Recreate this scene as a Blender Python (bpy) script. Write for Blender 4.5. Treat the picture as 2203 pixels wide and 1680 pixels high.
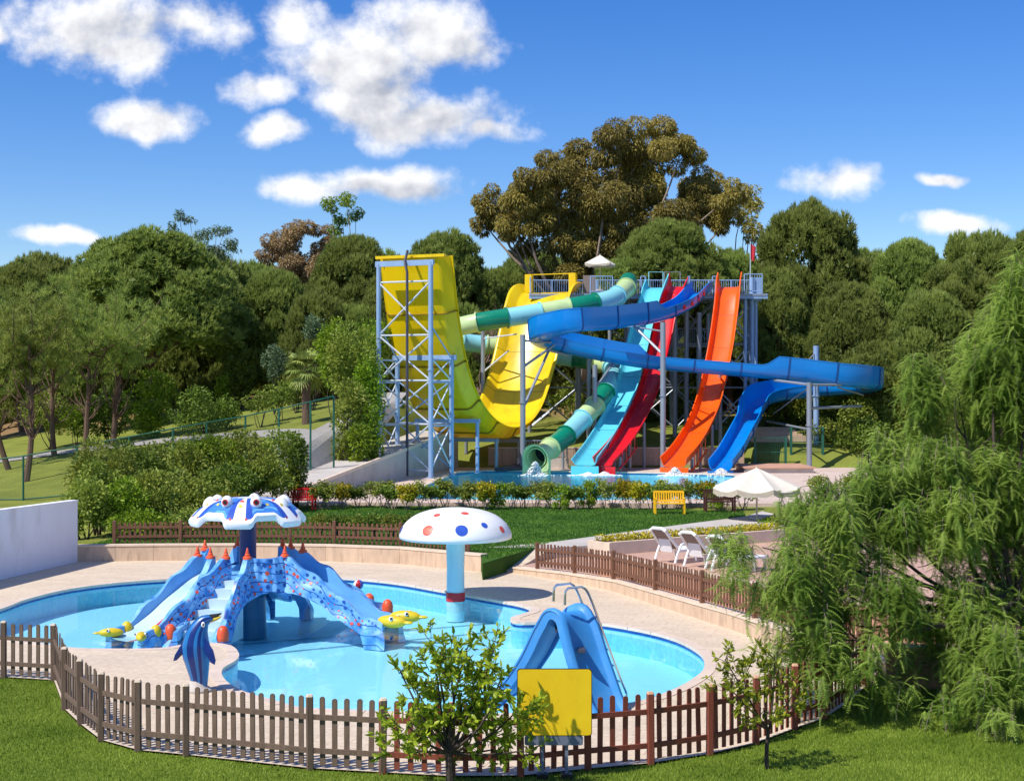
import bpy, bmesh, math, random
import numpy as np
from mathutils import Vector, Matrix, Quaternion
from mathutils.geometry import delaunay_2d_cdt

for o in list(bpy.data.objects):
    bpy.data.objects.remove(o)
rng = np.random.default_rng(7)
random.seed(7)
C = bpy.context.scene.collection
scene = bpy.context.scene

# ------------------------------------------------------------------ camera
CAMH, FPX = 5.4, 3220.0          # eye height; focal length in units of a 2203 px wide picture
cam_d = bpy.data.cameras.new('camera'); cam = bpy.data.objects.new('camera', cam_d); C.objects.link(cam)
cam.location = (0, 0, CAMH); cam.rotation_euler = (math.radians(90), 0, 0)
cam_d.sensor_width = 36; cam_d.lens = 36 * FPX / 2203; cam_d.clip_end = 20000; cam_d.clip_start = .1
scene.camera = cam

# ------------------------------------------------------------------ sun, sky, exposure
SUN = Vector((-.50, -.36, .79)).normalized()
sl = bpy.data.lights.new('sun', 'SUN'); sun = bpy.data.objects.new('sun', sl); C.objects.link(sun)
sl.energy = 3.85; sl.angle = math.radians(.53); sl.color = (1, .95, .87)
sun.rotation_euler = SUN.to_track_quat('Z', 'Y').to_euler(); sun.location = (-40, -20, 70)
scene.view_settings.view_transform = 'Standard'; scene.view_settings.look = 'None'
scene.view_settings.exposure = 0.48; scene.view_settings.gamma = 1.0
try: scene.view_settings.use_curve_mapping = False
except Exception: pass

world = bpy.data.worlds.new('World'); scene.world = world; world.use_nodes = True
def build_world():
    nt = world.node_tree; nt.nodes.clear()
    N = lambda t, **k: [n := nt.nodes.new(t), [setattr(n, a, b) for a, b in k.items()]][0]
    L = nt.links.new
    def M(op, a, b=None, c=None):
        n = N('ShaderNodeMath', operation=op)
        for i, v in enumerate((a, b, c)):
            if v is None: continue
            if isinstance(v, (int, float)): n.inputs[i].default_value = v
            else: L(v, n.inputs[i])
        return n.outputs[0]
    def VM(op, a, b=None):
        n = N('ShaderNodeVectorMath', operation=op)
        for i, v in enumerate((a, b)):
            if v is None: continue
            if isinstance(v, (tuple, list)): n.inputs[i].default_value = v
            else: L(v, n.inputs[i])
        return n
    def noise(vec, scale, detail=6, rough=.55):
        n = N('ShaderNodeTexNoise'); n.inputs['Scale'].default_value = scale
        n.inputs['Detail'].default_value = detail; n.inputs['Roughness'].default_value = rough
        L(vec, n.inputs['Vector']); return n
    def ramp(v, a, b):
        n = N('ShaderNodeMapRange', interpolation_type='SMOOTHSTEP')
        L(v, n.inputs[0]); n.inputs[1].default_value = a; n.inputs[2].default_value = b; return n.outputs[0]
    tc = N('ShaderNodeTexCoord'); sep = N('ShaderNodeSeparateXYZ'); L(tc.outputs['Generated'], sep.inputs[0])
    yy = M('MAXIMUM', sep.outputs[1], .08)
    u = M('DIVIDE', sep.outputs[0], yy); v = M('DIVIDE', sep.outputs[2], yy)
    comb = N('ShaderNodeCombineXYZ'); L(u, comb.inputs[0]); L(v, comb.inputs[1])
    p0 = comb.outputs[0]
    # ragged cloud edges: the cloud plane is warped with noise
    w1 = noise(p0, 13, 2, .6)
    off = VM('MULTIPLY', VM('SUBTRACT', w1.outputs['Color'], (.5, .5, .5)).outputs[0], (.055, .035, 0)).outputs[0]
    p = VM('ADD', p0, off).outputs[0]
    clouds = [(205, 58, 185, 88), (265, 122, 100, 45), (410, 50, 120, 62),
              (915, 50, 150, 95), (760, 125, 200, 82), (565, 180, 88, 42), (640, 35, 80, 60),
              (920, 262, 185, 56), (800, 215, 150, 60), (1030, 290, 90, 26), (585, 276, 62, 34),
              (320, 255, 120, 40), (800, 398, 200, 38), (660, 410, 75, 36),
              (1815, 393, 105, 38), (2050, 485, 95, 30), (120, 503, 105, 19), (2030, 390, 55, 15), (10, 60, 40, 30)]
    f = None; g = None
    for (cx, cy, rx, ry) in clouds:
        c = ((cx - 1101.5) / FPX, (840 - cy) / FPX, 0)
        s = (FPX / rx / 1.12, FPX / ry / 1.12, 0)
        e = VM('LENGTH', VM('MULTIPLY', VM('SUBTRACT', p, c).outputs[0], s).outputs[0]).outputs['Value']
        e = M('SUBTRACT', 1.0, e)
        f = e if f is None else M('SMOOTH_MAX', f, e, .15)
        if rx > 140:
            c2 = (c[0] + .25 * rx / FPX, c[1] - .42 * ry / FPX, 0)
            e2 = VM('LENGTH', VM('MULTIPLY', VM('SUBTRACT', p, c2).outputs[0], (s[0] * 1.1, s[1] * 1.25, 0)).outputs[0]).outputs['Value']
            e2 = M('SUBTRACT', 1.0, e2); g = e2 if g is None else M('SMOOTH_MAX', g, e2, .15)
    n1 = noise(p0, 17, 6, .56); n2 = noise(p0, 60, 4, .62)
    fn = M('ADD', f, M('ADD', M('MULTIPLY', M('SUBTRACT', n1.outputs[0], .5), 1.9), M('MULTIPLY', M('SUBTRACT', n2.outputs[0], .5), .8)))
    dens = ramp(fn, -.1, .7)
    front = ramp(sep.outputs[1], .2, .35)
    dens = M('MULTIPLY', dens, front)
    # scattered fair-weather clouds over the rest of the sky
    gen = noise(tc.outputs['Generated'], 3.4, 3, .55)
    outm = M('SUBTRACT', 1.0, ramp(sep.outputs[1], .55, .8))
    upm = ramp(sep.outputs[2], .02, .2)
    gd = M('MULTIPLY', M('MULTIPLY', ramp(gen.outputs[0], .56, .68), outm), upm)
    dens = M('MINIMUM', M('MAXIMUM', dens, gd), 1.0)
    # relief inside the clouds
    sh = VM('ADD', p0, (-.008, .012, 0)).outputs[0]
    n1b = noise(sh, 17, 5, .56)
    relief = M('MULTIPLY', M('SUBTRACT', n1b.outputs[0], n1.outputs[0]), 3.0)
    grey = M('ADD', M('MULTIPLY', ramp(g, -.1, .7), .62), relief)
    grey = M('MINIMUM', M('MAXIMUM', grey, 0.0), 1.0)
    mixc = N('ShaderNodeMix', data_type='RGBA'); L(grey, mixc.inputs[0])
    mixc.inputs[6].default_value = (.96, .96, .97, 1); mixc.inputs[7].default_value = (.42, .45, .53, 1)
    sky = N('ShaderNodeTexSky', sky_type='NISHITA'); sky.sun_disc = False
    sky.sun_elevation = math.asin(SUN.z); sky.sun_rotation = math.atan2(SUN.x, SUN.y)
    sky.altitude = 300; sky.air_density = 1.0; sky.dust_density = .1; sky.ozone_density = 4.2
    hs = N('ShaderNodeHueSaturation'); hs.inputs['Saturation'].default_value = 1.36; hs.inputs['Hue'].default_value = .516
    L(sky.outputs[0], hs.inputs['Color'])
    b1 = N('ShaderNodeBackground'); L(hs.outputs[0], b1.inputs[0]); b1.inputs[1].default_value = .106
    b2 = N('ShaderNodeBackground'); L(mixc.outputs[2], b2.inputs[0]); b2.inputs[1].default_value = .82
    ms = N('ShaderNodeMixShader'); L(dens, ms.inputs[0]); L(b1.outputs[0], ms.inputs[1]); L(b2.outputs[0], ms.inputs[2])
    out = N('ShaderNodeOutputWorld'); L(ms.outputs[0], out.inputs[0])
build_world()

# ------------------------------------------------------------------ helpers
def W(x, y, Y):                         # a direction seen from the camera, at distance Y
    return Vector(((x - 1101.5) / FPX * Y, Y, CAMH - (y - 840) / FPX * Y))
def G(x, y, z=0.0):                     # the same on the level z
    return W(x, y, (CAMH - z) * FPX / (y - 840))
def S(r, g, b):
    f = lambda c: (c / 255) / 12.92 if c / 255 <= .04045 else ((c / 255 + .055) / 1.055) ** 2.4
    return (f(r), f(g), f(b), 1)
ORG = {}
def thing(name, label, cat, loc=(0, 0, 0), group=None):
    o = bpy.data.objects.new(name, None); C.objects.link(o); o.location = loc; o.empty_display_size = .2
    tag(o, label, cat, group); ORG[o.name] = Vector(loc); return o
def tag(o, label=None, cat=None, group=None, kind=None):
    if label: o['label'] = label
    if cat: o['category'] = cat
    if group: o['group'] = group
    if kind: o['kind'] = kind
    return o
def link(name, me, mats=None, parent=None):
    if mats is not None:
        for m in (mats if isinstance(mats, (list, tuple)) else [mats]): me.materials.append(m)
    o = bpy.data.objects.new(name, me); C.objects.link(o)
    if parent is not None:
        o.parent = parent; ORG[o.name] = ORG.get(parent.name, Vector())
    else: ORG[o.name] = Vector()
    return o
def copy_tree(o, parent=None):
    c = o.copy(); C.objects.link(c); c.parent = parent
    for ch in list(o.children): copy_tree(ch, c)
    return c

class MB:
    def __init__(s): s.v = []; s.f = []; s.m = []
    def add(s, vs, fs, mi=0):
        b = len(s.v); s.v += [Vector(q) for q in vs]
        for f in fs: s.f.append([b + i for i in f]); s.m.append(mi)
        return s
    def box(s, c, d, R=None, mi=0):
        c = Vector(c); x, y, z = d[0] / 2, d[1] / 2, d[2] / 2
        vs = [Vector((i * x, j * y, k * z)) for k in (-1, 1) for j in (-1, 1) for i in (-1, 1)]
        vs = [c + (R @ q if R else q) for q in vs]
        return s.add(vs, [(0, 2, 3, 1), (4, 5, 7, 6), (0, 1, 5, 4), (2, 6, 7, 3), (0, 4, 6, 2), (1, 3, 7, 5)], mi)
    def bar(s, a, b, w, h=None, mi=0):      # square bar a -> b
        a, b = Vector(a), Vector(b); d = b - a; h = h or w
        q = d.to_track_quat('Y', 'Z').to_matrix()
        return s.box((a + b) / 2, (w, d.length, h), q, mi)
    def tube(s, pts, r, n=8, mi=0, cap=True):
        pts = [Vector(p) for p in pts]; rs = r if isinstance(r, (list, tuple)) else [r] * len(pts)
        b = len(s.v); prev = None
        for i, p in enumerate(pts):
            t = (pts[min(i + 1, len(pts) - 1)] - pts[max(i - 1, 0)]).normalized()
            if prev is None:
                a = t.orthogonal().normalized()
            else: a = (prev - t * prev.dot(t)).normalized()
            prev = a; c = t.cross(a)
            for k in range(n):
                g = 2 * math.pi * k / n
                s.v.append(p + (a * math.cos(g) + c * math.sin(g)) * rs[i])
        for i in range(len(pts) - 1):
            for k in range(n):
                s.f.append([b + i * n + k, b + i * n + (k + 1) % n, b + (i + 1) * n + (k + 1) % n, b + (i + 1) * n + k]); s.m.append(mi)
        if cap:
            s.f.append([b + k for k in reversed(range(n))]); s.m.append(mi)
            e = b + (len(pts) - 1) * n; s.f.append([e + k for k in range(n)]); s.m.append(mi)
        return s
    def lathe(s, prof, c=(0, 0, 0), n=24, mi=0, R=None, sc=(1, 1, 1)):
        b = len(s.v); c = Vector(c)
        for (r, z) in prof:
            for k in range(n):
                g = 2 * math.pi * k / n; q = Vector((r * math.cos(g) * sc[0], r * math.sin(g) * sc[1], z * sc[2]))
                s.v.append(c + (R @ q if R else q))
        for i in range(len(prof) - 1):
            for k in range(n):
                s.f.append([b + i * n + k, b + i * n + (k + 1) % n, b + (i + 1) * n + (k + 1) % n, b + (i + 1) * n + k])
                s.m.append(mi[i] if isinstance(mi, (list, tuple)) else mi)
        return s
    def ball(s, c, r, n=12, mi=0, R=None):
        r = r if isinstance(r, (tuple, list)) else (r, r, r); m = n // 2 + 1
        prof = [(max(math.sin(math.pi * i / m), 1e-4), -math.cos(math.pi * i / m)) for i in range(m + 1)]
        return s.lathe(prof, c, n, mi, R, r)
    def prism(s, poly, z0, z1, mi=0):       # plan polygon, ccw
        n = len(poly); vs = [Vector((p[0], p[1], z0)) for p in poly] + [Vector((p[0], p[1], z1)) for p in poly]
        return s.add(vs, [list(range(n))[::-1], list(range(n, 2 * n))] + [[i, (i + 1) % n, n + (i + 1) % n, n + i] for i in range(n)], mi)
    def grid(s, P, mi=0, wrap=False):       # P[i][j]
        b = len(s.v); n = len(P[0])
        for row in P: s.v += [Vector(q) for q in row]
        for i in range(len(P) - 1):
            for j in range(n if wrap else n - 1):
                k = (j + 1) % n
                s.f.append([b + i * n + j, b + i * n + k, b + (i + 1) * n + k, b + (i + 1) * n + j])
                s.m.append(mi(i, j) if callable(mi) else mi)
        return s
    def build(s, name, mats, parent=None, smooth=False, fixn=True, local=False, angle=40):
        org = Vector() if (local or parent is None) else ORG.get(parent.name, Vector())
        me = bpy.data.meshes.new(name)
        me.from_pydata([tuple(q - org) for q in s.v], [], s.f)
        me.polygons.foreach_set('material_index', s.m)
        if fixn:
            bm = bmesh.new(); bm.from_mesh(me); bmesh.ops.recalc_face_normals(bm, faces=bm.faces); bm.to_mesh(me); bm.free()
        if smooth:
            me.polygons.foreach_set('use_smooth', [True] * len(me.polygons))
            try: me.set_sharp_from_angle(angle=math.radians(angle))
            except Exception: pass
        me.update()
        return link(name, me, mats, parent)

def npmesh(name, V, F, tint=None):
    V = np.asarray(V, dtype=np.float32).reshape(-1, 3); F = np.asarray(F, dtype=np.int32); k = F.shape[1]
    me = bpy.data.meshes.new(name)
    me.vertices.add(len(V)); me.vertices.foreach_set('co', V.ravel())
    me.loops.add(F.size); me.loops.foreach_set('vertex_index', F.ravel())
    me.polygons.add(len(F)); me.polygons.foreach_set('loop_start', np.arange(0, F.size, k, dtype=np.int32))
    try: me.polygons.foreach_set('loop_total', np.full(len(F), k, dtype=np.int32))
    except Exception: pass
    me.update(calc_edges=True)
    if tint is not None:
        a = me.attributes.new('tint', 'FLOAT', 'POINT'); a.data.foreach_set('value', np.asarray(tint, dtype=np.float32))
    return me

def catmull(pts, n):
    P = [Vector(p) for p in pts]; P = [2 * P[0] - P[1]] + P + [2 * P[-1] - P[-2]]; out = []
    for i in range(1, len(P) - 2):
        for k in range(12):
            t = k / 12; a, b, c, d = P[i - 1], P[i], P[i + 1], P[i + 2]
            out.append(.5 * ((2 * b) + (c - a) * t + (2 * a - 5 * b + 4 * c - d) * t * t + (3 * b - a - 3 * c + d) * t ** 3))
    out.append(P[-2])
    L = [0]
    for a, b in zip(out, out[1:]): L.append(L[-1] + (b - a).length)
    res = []; j = 0
    for k in range(n + 1):
        s = L[-1] * k / n
        while j < len(L) - 2 and L[j + 1] < s: j += 1
        t = (s - L[j]) / max(L[j + 1] - L[j], 1e-9); res.append(out[j].lerp(out[j + 1], min(max(t, 0), 1)))
    return res
def inpoly(x, y, poly):
    r = False; n = len(poly); j = n - 1
    for i in range(n):
        xi, yi = poly[i][0], poly[i][1]; xj, yj = poly[j][0], poly[j][1]
        if (yi > y) != (yj > y) and x < (xj - xi) * (y - yi) / (yj - yi) + xi: r = not r
        j = i
    return r
def inpoly_np(X, Y, poly):
    r = np.zeros(X.shape, bool); n = len(poly); j = n - 1
    for i in range(n):
        xi, yi = poly[i][0], poly[i][1]; xj, yj = poly[j][0], poly[j][1]
        c = ((yi > Y) != (yj > Y)) & (X < (xj - xi) * (Y - yi) / ((yj - yi) + 1e-12) + xi); r ^= c; j = i
    return r
def sheet(name, outer, z, mat, holes=(), parent=None, skirt=0):
    verts = [Vector((p[0], p[1])) for p in outer]; edges = [(i, (i + 1) % len(outer)) for i in range(len(outer))]
    for h in holes:
        b = len(verts); verts += [Vector((p[0], p[1])) for p in h]; edges += [(b + i, b + (i + 1) % len(h)) for i in range(len(h))]
    v, e, f, *_ = delaunay_2d_cdt(verts, edges, [], 0, 1e-5)
    mb = MB(); fs = []
    for t in f:
        cx = sum(v[i].x for i in t) / 3; cy = sum(v[i].y for i in t) / 3
        if inpoly(cx, cy, outer) and not any(inpoly(cx, cy, h) for h in holes): fs.append(t)
    zf = z if callable(z) else (lambda x, y: z)
    mb.add([Vector((q.x, q.y, zf(q.x, q.y))) for q in v], fs)
    if skirt:
        n = len(outer)
        mb.add([Vector((p[0], p[1], zf(p[0], p[1]))) for p in outer] + [Vector((p[0], p[1], zf(p[0], p[1]) - skirt)) for p in outer],
               [[i, (i + 1) % n, n + (i + 1) % n, n + i] for i in range(n)])
    o = mb.build(name, mat, parent)
    me = o.data
    for p in me.polygons:
        if abs(p.normal.z) > .5 and p.normal.z < 0: p.flip()
    return o
def closed_curve(pts, per=6):
    P = [Vector((p[0], p[1])) for p in pts]; n = len(P); out = []
    for i in range(n):
        a, b, c, d = P[i - 1], P[i], P[(i + 1) % n], P[(i + 2) % n]
        for k in range(per):
            t = k / per
            out.append(.5 * ((2 * b) + (c - a) * t + (2 * a - 5 * b + 4 * c - d) * t * t + (3 * b - a - 3 * c + d) * t ** 3))
    return out
def area(poly): return sum(poly[i - 1][0] * poly[i][1] - poly[i][0] * poly[i - 1][1] for i in range(len(poly))) / 2
def offset_poly(poly, d):                # outward for ccw
    n = len(poly); out = []
    for i in range(n):
        a, b, c = Vector(poly[i - 1][:2]), Vector(poly[i][:2]), Vector(poly[(i + 1) % n][:2])
        t = ((b - a).normalized() + (c - b).normalized())
        t = t.normalized() if t.length > 1e-6 else (c - b).normalized()
        out.append(b + Vector((t.y, -t.x)) * d)
    return out

# ------------------------------------------------------------------ materials
def mat(name, col, rough=.5, var=.12, scale=3.0, bump=0.0, bscale=20., metal=0, spec=.5, coat=0, trans=0, dirt=None, stretch=None, emis=None):
    m = bpy.data.materials.new(name); m.use_nodes = True; nt = m.node_tree; N = nt.nodes; L = nt.links.new
    b = N['Principled BSDF']; b.inputs['Roughness'].default_value = rough; b.inputs['Metallic'].default_value = metal
    b.inputs['Specular IOR Level'].default_value = spec
    if coat: b.inputs['Coat Weight'].default_value = coat; b.inputs['Coat Roughness'].default_value = .08
    tc = N.new('ShaderNodeTexCoord'); vec = tc.outputs['Object']
    if stretch:
        mp = N.new('ShaderNodeMapping'); mp.inputs['Scale'].default_value = stretch; L(vec, mp.inputs[0]); vec = mp.outputs[0]
    n = N.new('ShaderNodeTexNoise'); n.inputs['Scale'].default_value = scale; n.inputs['Detail'].default_value = 6; L(vec, n.inputs['Vector'])
    mr = N.new('ShaderNodeMapRange'); L(n.outputs[0], mr.inputs[0]); mr.inputs[1].default_value = .3; mr.inputs[2].default_value = .7
    mx = N.new('ShaderNodeMix'); mx.data_type = 'RGBA'; L(mr.outputs[0], mx.inputs[0])
    c = Vector(col[:3]); mx.inputs[6].default_value = (*(c * (1 - var)), 1); mx.inputs[7].default_value = (*[min(q * (1 + var), .95) for q in c], 1)
    colout = mx.outputs[2]
    if dirt:
        n3 = N.new('ShaderNodeTexNoise'); n3.inputs['Scale'].default_value = dirt[1]; n3.inputs['Detail'].default_value = 8; n3.inputs['Roughness'].default_value = .65
        L(vec, n3.inputs['Vector'])
        r3 = N.new('ShaderNodeMapRange'); L(n3.outputs[0], r3.inputs[0]); r3.inputs[1].default_value = .5; r3.inputs[2].default_value = .8; r3.inputs[4].default_value = dirt[2]
        m3 = N.new('ShaderNodeMix'); m3.data_type = 'RGBA'; L(r3.outputs[0], m3.inputs[0]); L(colout, m3.inputs[6]); m3.inputs[7].default_value = dirt[0]; colout = m3.outputs[2]
    L(colout, b.inputs['Base Color'])
    rr = N.new('ShaderNodeMapRange'); L(n.outputs[0], rr.inputs[0]); rr.inputs[3].default_value = max(rough - .08, .02); rr.inputs[4].default_value = min(rough + .12, 1); L(rr.outputs[0], b.inputs['Roughness'])
    if bump:
        n2 = N.new('ShaderNodeTexNoise'); n2.inputs['Scale'].default_value = bscale; n2.inputs['Detail'].default_value = 5; L(vec, n2.inputs['Vector'])
        bp = N.new('ShaderNodeBump'); bp.inputs['Strength'].default_value = bump; bp.inputs['Distance'].default_value = .02; L(n2.outputs[0], bp.inputs['Height']); L(bp.outputs[0], b.inputs['Normal'])
    if trans:
        t = N.new('ShaderNodeBsdfTranslucent'); L(colout, t.inputs[0]); s = N.new('ShaderNodeMixShader'); s.inputs[0].default_value = trans
        L(b.outputs[0], s.inputs[1]); L(t.outputs[0], s.inputs[2]); L(s.outputs[0], N['Material Output'].inputs[0])
    return m
def leafmat(name, c1, c2, c3=None, trans=.3, rough=.55):
    m = bpy.data.materials.new(name); m.use_nodes = True; nt = m.node_tree; N = nt.nodes; L = nt.links.new
    b = N['Principled BSDF']; b.inputs['Roughness'].default_value = rough; b.inputs['Specular IOR Level'].default_value = .3
    a = N.new('ShaderNodeAttribute'); a.attribute_name = 'tint'
    cr = N.new('ShaderNodeValToRGB'); L(a.outputs['Fac'], cr.inputs[0])
    cr.color_ramp.elements[0].color = c1; cr.color_ramp.elements[1].color = c2
    if c3: e = cr.color_ramp.elements.new(.93); e.color = c2; cr.color_ramp.elements[-1].color = c3
    oi = N.new('ShaderNodeObjectInfo'); hs = N.new('ShaderNodeHueSaturation')
    r = N.new('ShaderNodeMapRange'); L(oi.outputs['Random'], r.inputs[0]); r.inputs[3].default_value = .8; r.inputs[4].default_value = 1.15
    L(r.outputs[0], hs.inputs['Value']); L(cr.outputs[0], hs.inputs['Color']); 
    r2 = N.new('ShaderNodeMapRange'); L(oi.outputs['Random'], r2.inputs[0]); r2.inputs[3].default_value = .488; r2.inputs[4].default_value = .508; L(r2.outputs[0], hs.inputs['Hue'])
    L(hs.outputs[0], b.inputs['Base Color'])
    t = N.new('ShaderNodeBsdfTranslucent'); L(hs.outputs[0], t.inputs[0]); s = N.new('ShaderNodeMixShader'); s.inputs[0].default_value = trans
    L(b.outputs[0], s.inputs[1]); L(t.outputs[0], s.inputs[2]); L(s.outputs[0], N['Material Output'].inputs[0])
    return m
def tilemat(name, col, joint, size=(.6, .4), rough=.7, var=.1, bump=.15, grime=.35, gcol=(.12, .1, .08, 1)):
    m = bpy.data.materials.new(name); m.use_nodes = True; nt = m.node_tree; N = nt.nodes; L = nt.links.new
    b = N['Principled BSDF']; b.inputs['Roughness'].default_value = rough; b.inputs['Specular IOR Level'].default_value = .3
    tc = N.new('ShaderNodeTexCoord'); mp = N.new('ShaderNodeMapping'); mp.inputs['Rotation'].default_value = (0, 0, .25); L(tc.outputs['Object'], mp.inputs[0])
    br = N.new('ShaderNodeTexBrick'); L(mp.outputs[0], br.inputs[0]); br.inputs['Scale'].default_value = 1; br.inputs['Brick Width'].default_value = size[0]; br.inputs['Row Height'].default_value = size[1]
    br.inputs['Mortar Size'].default_value = .006; br.inputs['Mortar Smooth'].default_value = .3; br.inputs['Bias'].default_value = 0
    c = Vector(col[:3]); br.inputs['Color1'].default_value = (*(c * (1 - var)), 1); br.inputs['Color2'].default_value = (*(c * (1 + var)), 1); br.inputs['Mortar'].default_value = joint
    n = N.new('ShaderNodeTexNoise'); n.inputs['Scale'].default_value = .35; n.inputs['Detail'].default_value = 8; n.inputs['Roughness'].default_value = .65; L(tc.outputs['Object'], n.inputs['Vector'])
    r = N.new('ShaderNodeMapRange'); L(n.outputs[0], r.inputs[0]); r.inputs[1].default_value = .45; r.inputs[2].default_value = .85; r.inputs[4].default_value = grime
    mx = N.new('ShaderNodeMix'); mx.data_type = 'RGBA'; L(r.outputs[0], mx.inputs[0]); L(br.outputs['Color'], mx.inputs[6]); mx.inputs[7].default_value = gcol
    n2 = N.new('ShaderNodeTexNoise'); n2.inputs['Scale'].default_value = 9; n2.inputs['Detail'].default_value = 6; L(tc.outputs['Object'], n2.inputs['Vector'])
    mx2 = N.new('ShaderNodeMix'); mx2.data_type = 'RGBA'; mx2.blend_type = 'OVERLAY'; mx2.inputs[0].default_value = .35; L(mx.outputs[2], mx2.inputs[6]); L(n2.outputs[0], mx2.inputs[7])
    L(mx2.outputs[2], b.inputs['Base Color'])
    bp = N.new('ShaderNodeBump'); bp.inputs['Strength'].default_value = bump; bp.inputs['Distance'].default_value = .01; L(br.outputs['Fac'], bp.inputs['Height']); bp.invert = True; L(bp.outputs[0], b.inputs['Normal'])
    return m
def watermat(name, tintc, bump, bscale, depthtint=.0, refl=1.0):
    m = bpy.data.materials.new(name); m.use_nodes = True; nt = m.node_tree; N = nt.nodes; L = nt.links.new
    for n in list(N): N.remove(n)
    out = N.new('ShaderNodeOutputMaterial'); tr = N.new('ShaderNodeBsdfTransparent'); tr.inputs[0].default_value = tintc
    gl = N.new('ShaderNodeBsdfGlossy'); gl.inputs['Roughness'].default_value = .02
    tc = N.new('ShaderNodeTexCoord'); n1 = N.new('ShaderNodeTexNoise'); n1.inputs['Scale'].default_value = bscale; n1.inputs['Detail'].default_value = 3; L(tc.outputs['Object'], n1.inputs['Vector'])
    bp = N.new('ShaderNodeBump'); bp.inputs['Strength'].default_value = bump; bp.inputs['Distance'].default_value = .03; L(n1.outputs[0], bp.inputs['Height']); L(bp.outputs[0], gl.inputs['Normal'])
    fr = N.new('ShaderNodeFresnel'); fr.inputs[0].default_value = 1.33; L(bp.outputs[0], fr.inputs['Normal'])
    mu = N.new('ShaderNodeMath'); mu.operation = 'MULTIPLY'; L(fr.outputs[0], mu.inputs[0]); mu.inputs[1].default_value = refl
    ms = N.new('ShaderNodeMixShader'); L(mu.outputs[0], ms.inputs[0]); L(tr.outputs[0], ms.inputs[1]); L(gl.outputs[0], ms.inputs[2]); L(ms.outputs[0], out.inputs[0])
    return m

MT = {}
JM = {}
MT['deck'] = tilemat('deck_paving', S(208, 190, 166), S(176, 156, 134), (.6, .4), .75, .05, .12, .28, S(166, 140, 116))
MT['updeck'] = tilemat('upper_deck_paving', S(208, 186, 170), S(160, 136, 122), (.5, .5), .75, .05, .12, .25, S(150, 124, 106))
MT['coping'] = mat('coping_stone', S(214, 194, 175), .6, .08, 2, .1, 30)
MT['navy'] = mat('navy_tile', S(24, 66, 150), .25, .2, 6)
MT['poolwall'] = tilemat('pool_wall_tile', S(120, 202, 226), S(132, 208, 228), (.2, .2), .3, .03, .03, .05)
MT['poolfloor'] = mat('pool_floor', S(164, 226, 250), .4, .04, .5, dirt=(S(140, 214, 248), .25, .6))
MT['poolfloor2'] = mat('upper_pool_floor', S(120, 226, 250), .4, .10, .5)
MT['water'] = watermat('calm_water', (.84, .965, .99, 1), .06, 2.2, refl=.6)
MT['water2'] = watermat('rippled_water', (.84, .97, .985, 1), .55, 2.6, refl=.6)
MT['line'] = mat('painted_line', S(25, 55, 90), .4)
MT['travertine'] = mat('travertine', S(205, 178, 150), .7, .12, 1.2, .15, 14, dirt=(S(140, 112, 86), 2.2, .7), stretch=(3, 3, .7))
MT['cap'] = mat('travertine_cap', S(222, 200, 176), .6, .08, 3, .1, 20)
MT['whitewall'] = mat('white_render', S(238, 236, 240), .85, .04, 1.5, .15, 40, dirt=(S(186, 178, 172), 1.1, .7), stretch=(1, 1, .35))
MT['pinkstone'] = mat('pink_stone', S(196, 150, 124), .7, .10, 1.5, .12, 18)
MT['terrace'] = tilemat('terrace_paving', S(192, 156, 136), S(160, 128, 110), (.5, .5), .75, .06, .1, .25, S(150, 116, 96))
MT['concrete'] = mat('concrete', S(190, 182, 172), .85, .08, .8, .25, 18, dirt=(S(128, 118, 106), .7, .6))
MT['block'] = tilemat('tan_block', S(184, 158, 134), S(140, 118, 100), (.5, .22), .8, .05, .2, .2, S(130, 108, 90))
MT['asphalt'] = mat('path_asphalt', S(158, 153, 148), .9, .1, 1, .2, 30)
MT['weathered'] = mat('weathered_timber', S(110, 90, 74), .8, .2, 5, .35, 30, dirt=(S(74, 56, 44), 3, .8), stretch=(6, 6, .8))
MT['weathered_end'] = mat('timber_end', S(214, 196, 170), .8, .1)
MT['redwood'] = mat('stained_timber', S(134, 66, 46), .65, .2, 5, .3, 30, dirt=(S(72, 36, 26), 3, .7), stretch=(6, 6, .8))
MT['redwood_end'] = mat('stained_end', S(205, 160, 125), .8, .1)
MT['brown'] = mat('brown_timber', S(112, 74, 52), .7, .18, 5, .3, 30, dirt=(S(74, 48, 36), 3, .6), stretch=(6, 6, .8))
MT['steel'] = mat('blue_grey_steel', S(148, 176, 212), .4, .07, 2, metal=.15, dirt=(S(120, 128, 140), 2.2, .5), stretch=(1, 1, .3))
MT['steel2'] = mat('galvanised_steel', S(150, 156, 166), .45, .1, 2, metal=.35, dirt=(S(104, 104, 108), 2, .5), stretch=(1, 1, .3))
MT['steelw'] = mat('brace_steel', S(206, 212, 222), .4, .06, 2, metal=.15)
MT['darkpipe'] = mat('dark_pipe', S(62, 62, 74), .5, .1)
MT['yellow'] = mat('yellow_fibreglass', S(252, 214, 12), .28, .05, .6, spec=.5, trans=.25, dirt=(S(186, 150, 12), 1.1, .7), stretch=(1, 1, .3))
MT['blue'] = mat('blue_fibreglass', S(0, 126, 208), .22, .07, .5, spec=.5, dirt=(S(0, 104, 186), .6, .5))
MT['teal'] = mat('teal_fibreglass', S(92, 196, 212), .25, .06, .6, dirt=(S(56, 160, 186), .7, .5))
MT['red'] = mat('red_fibreglass', S(216, 22, 34), .25, .06, .6, dirt=(S(176, 14, 30), .7, .5))
MT['orange'] = mat('orange_fibreglass', S(255, 92, 8), .25, .05, .6, dirt=(S(232, 70, 4), .7, .5))
MT['green'] = mat('green_fibreglass', S(12, 126, 96), .25, .08, .6)
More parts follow.
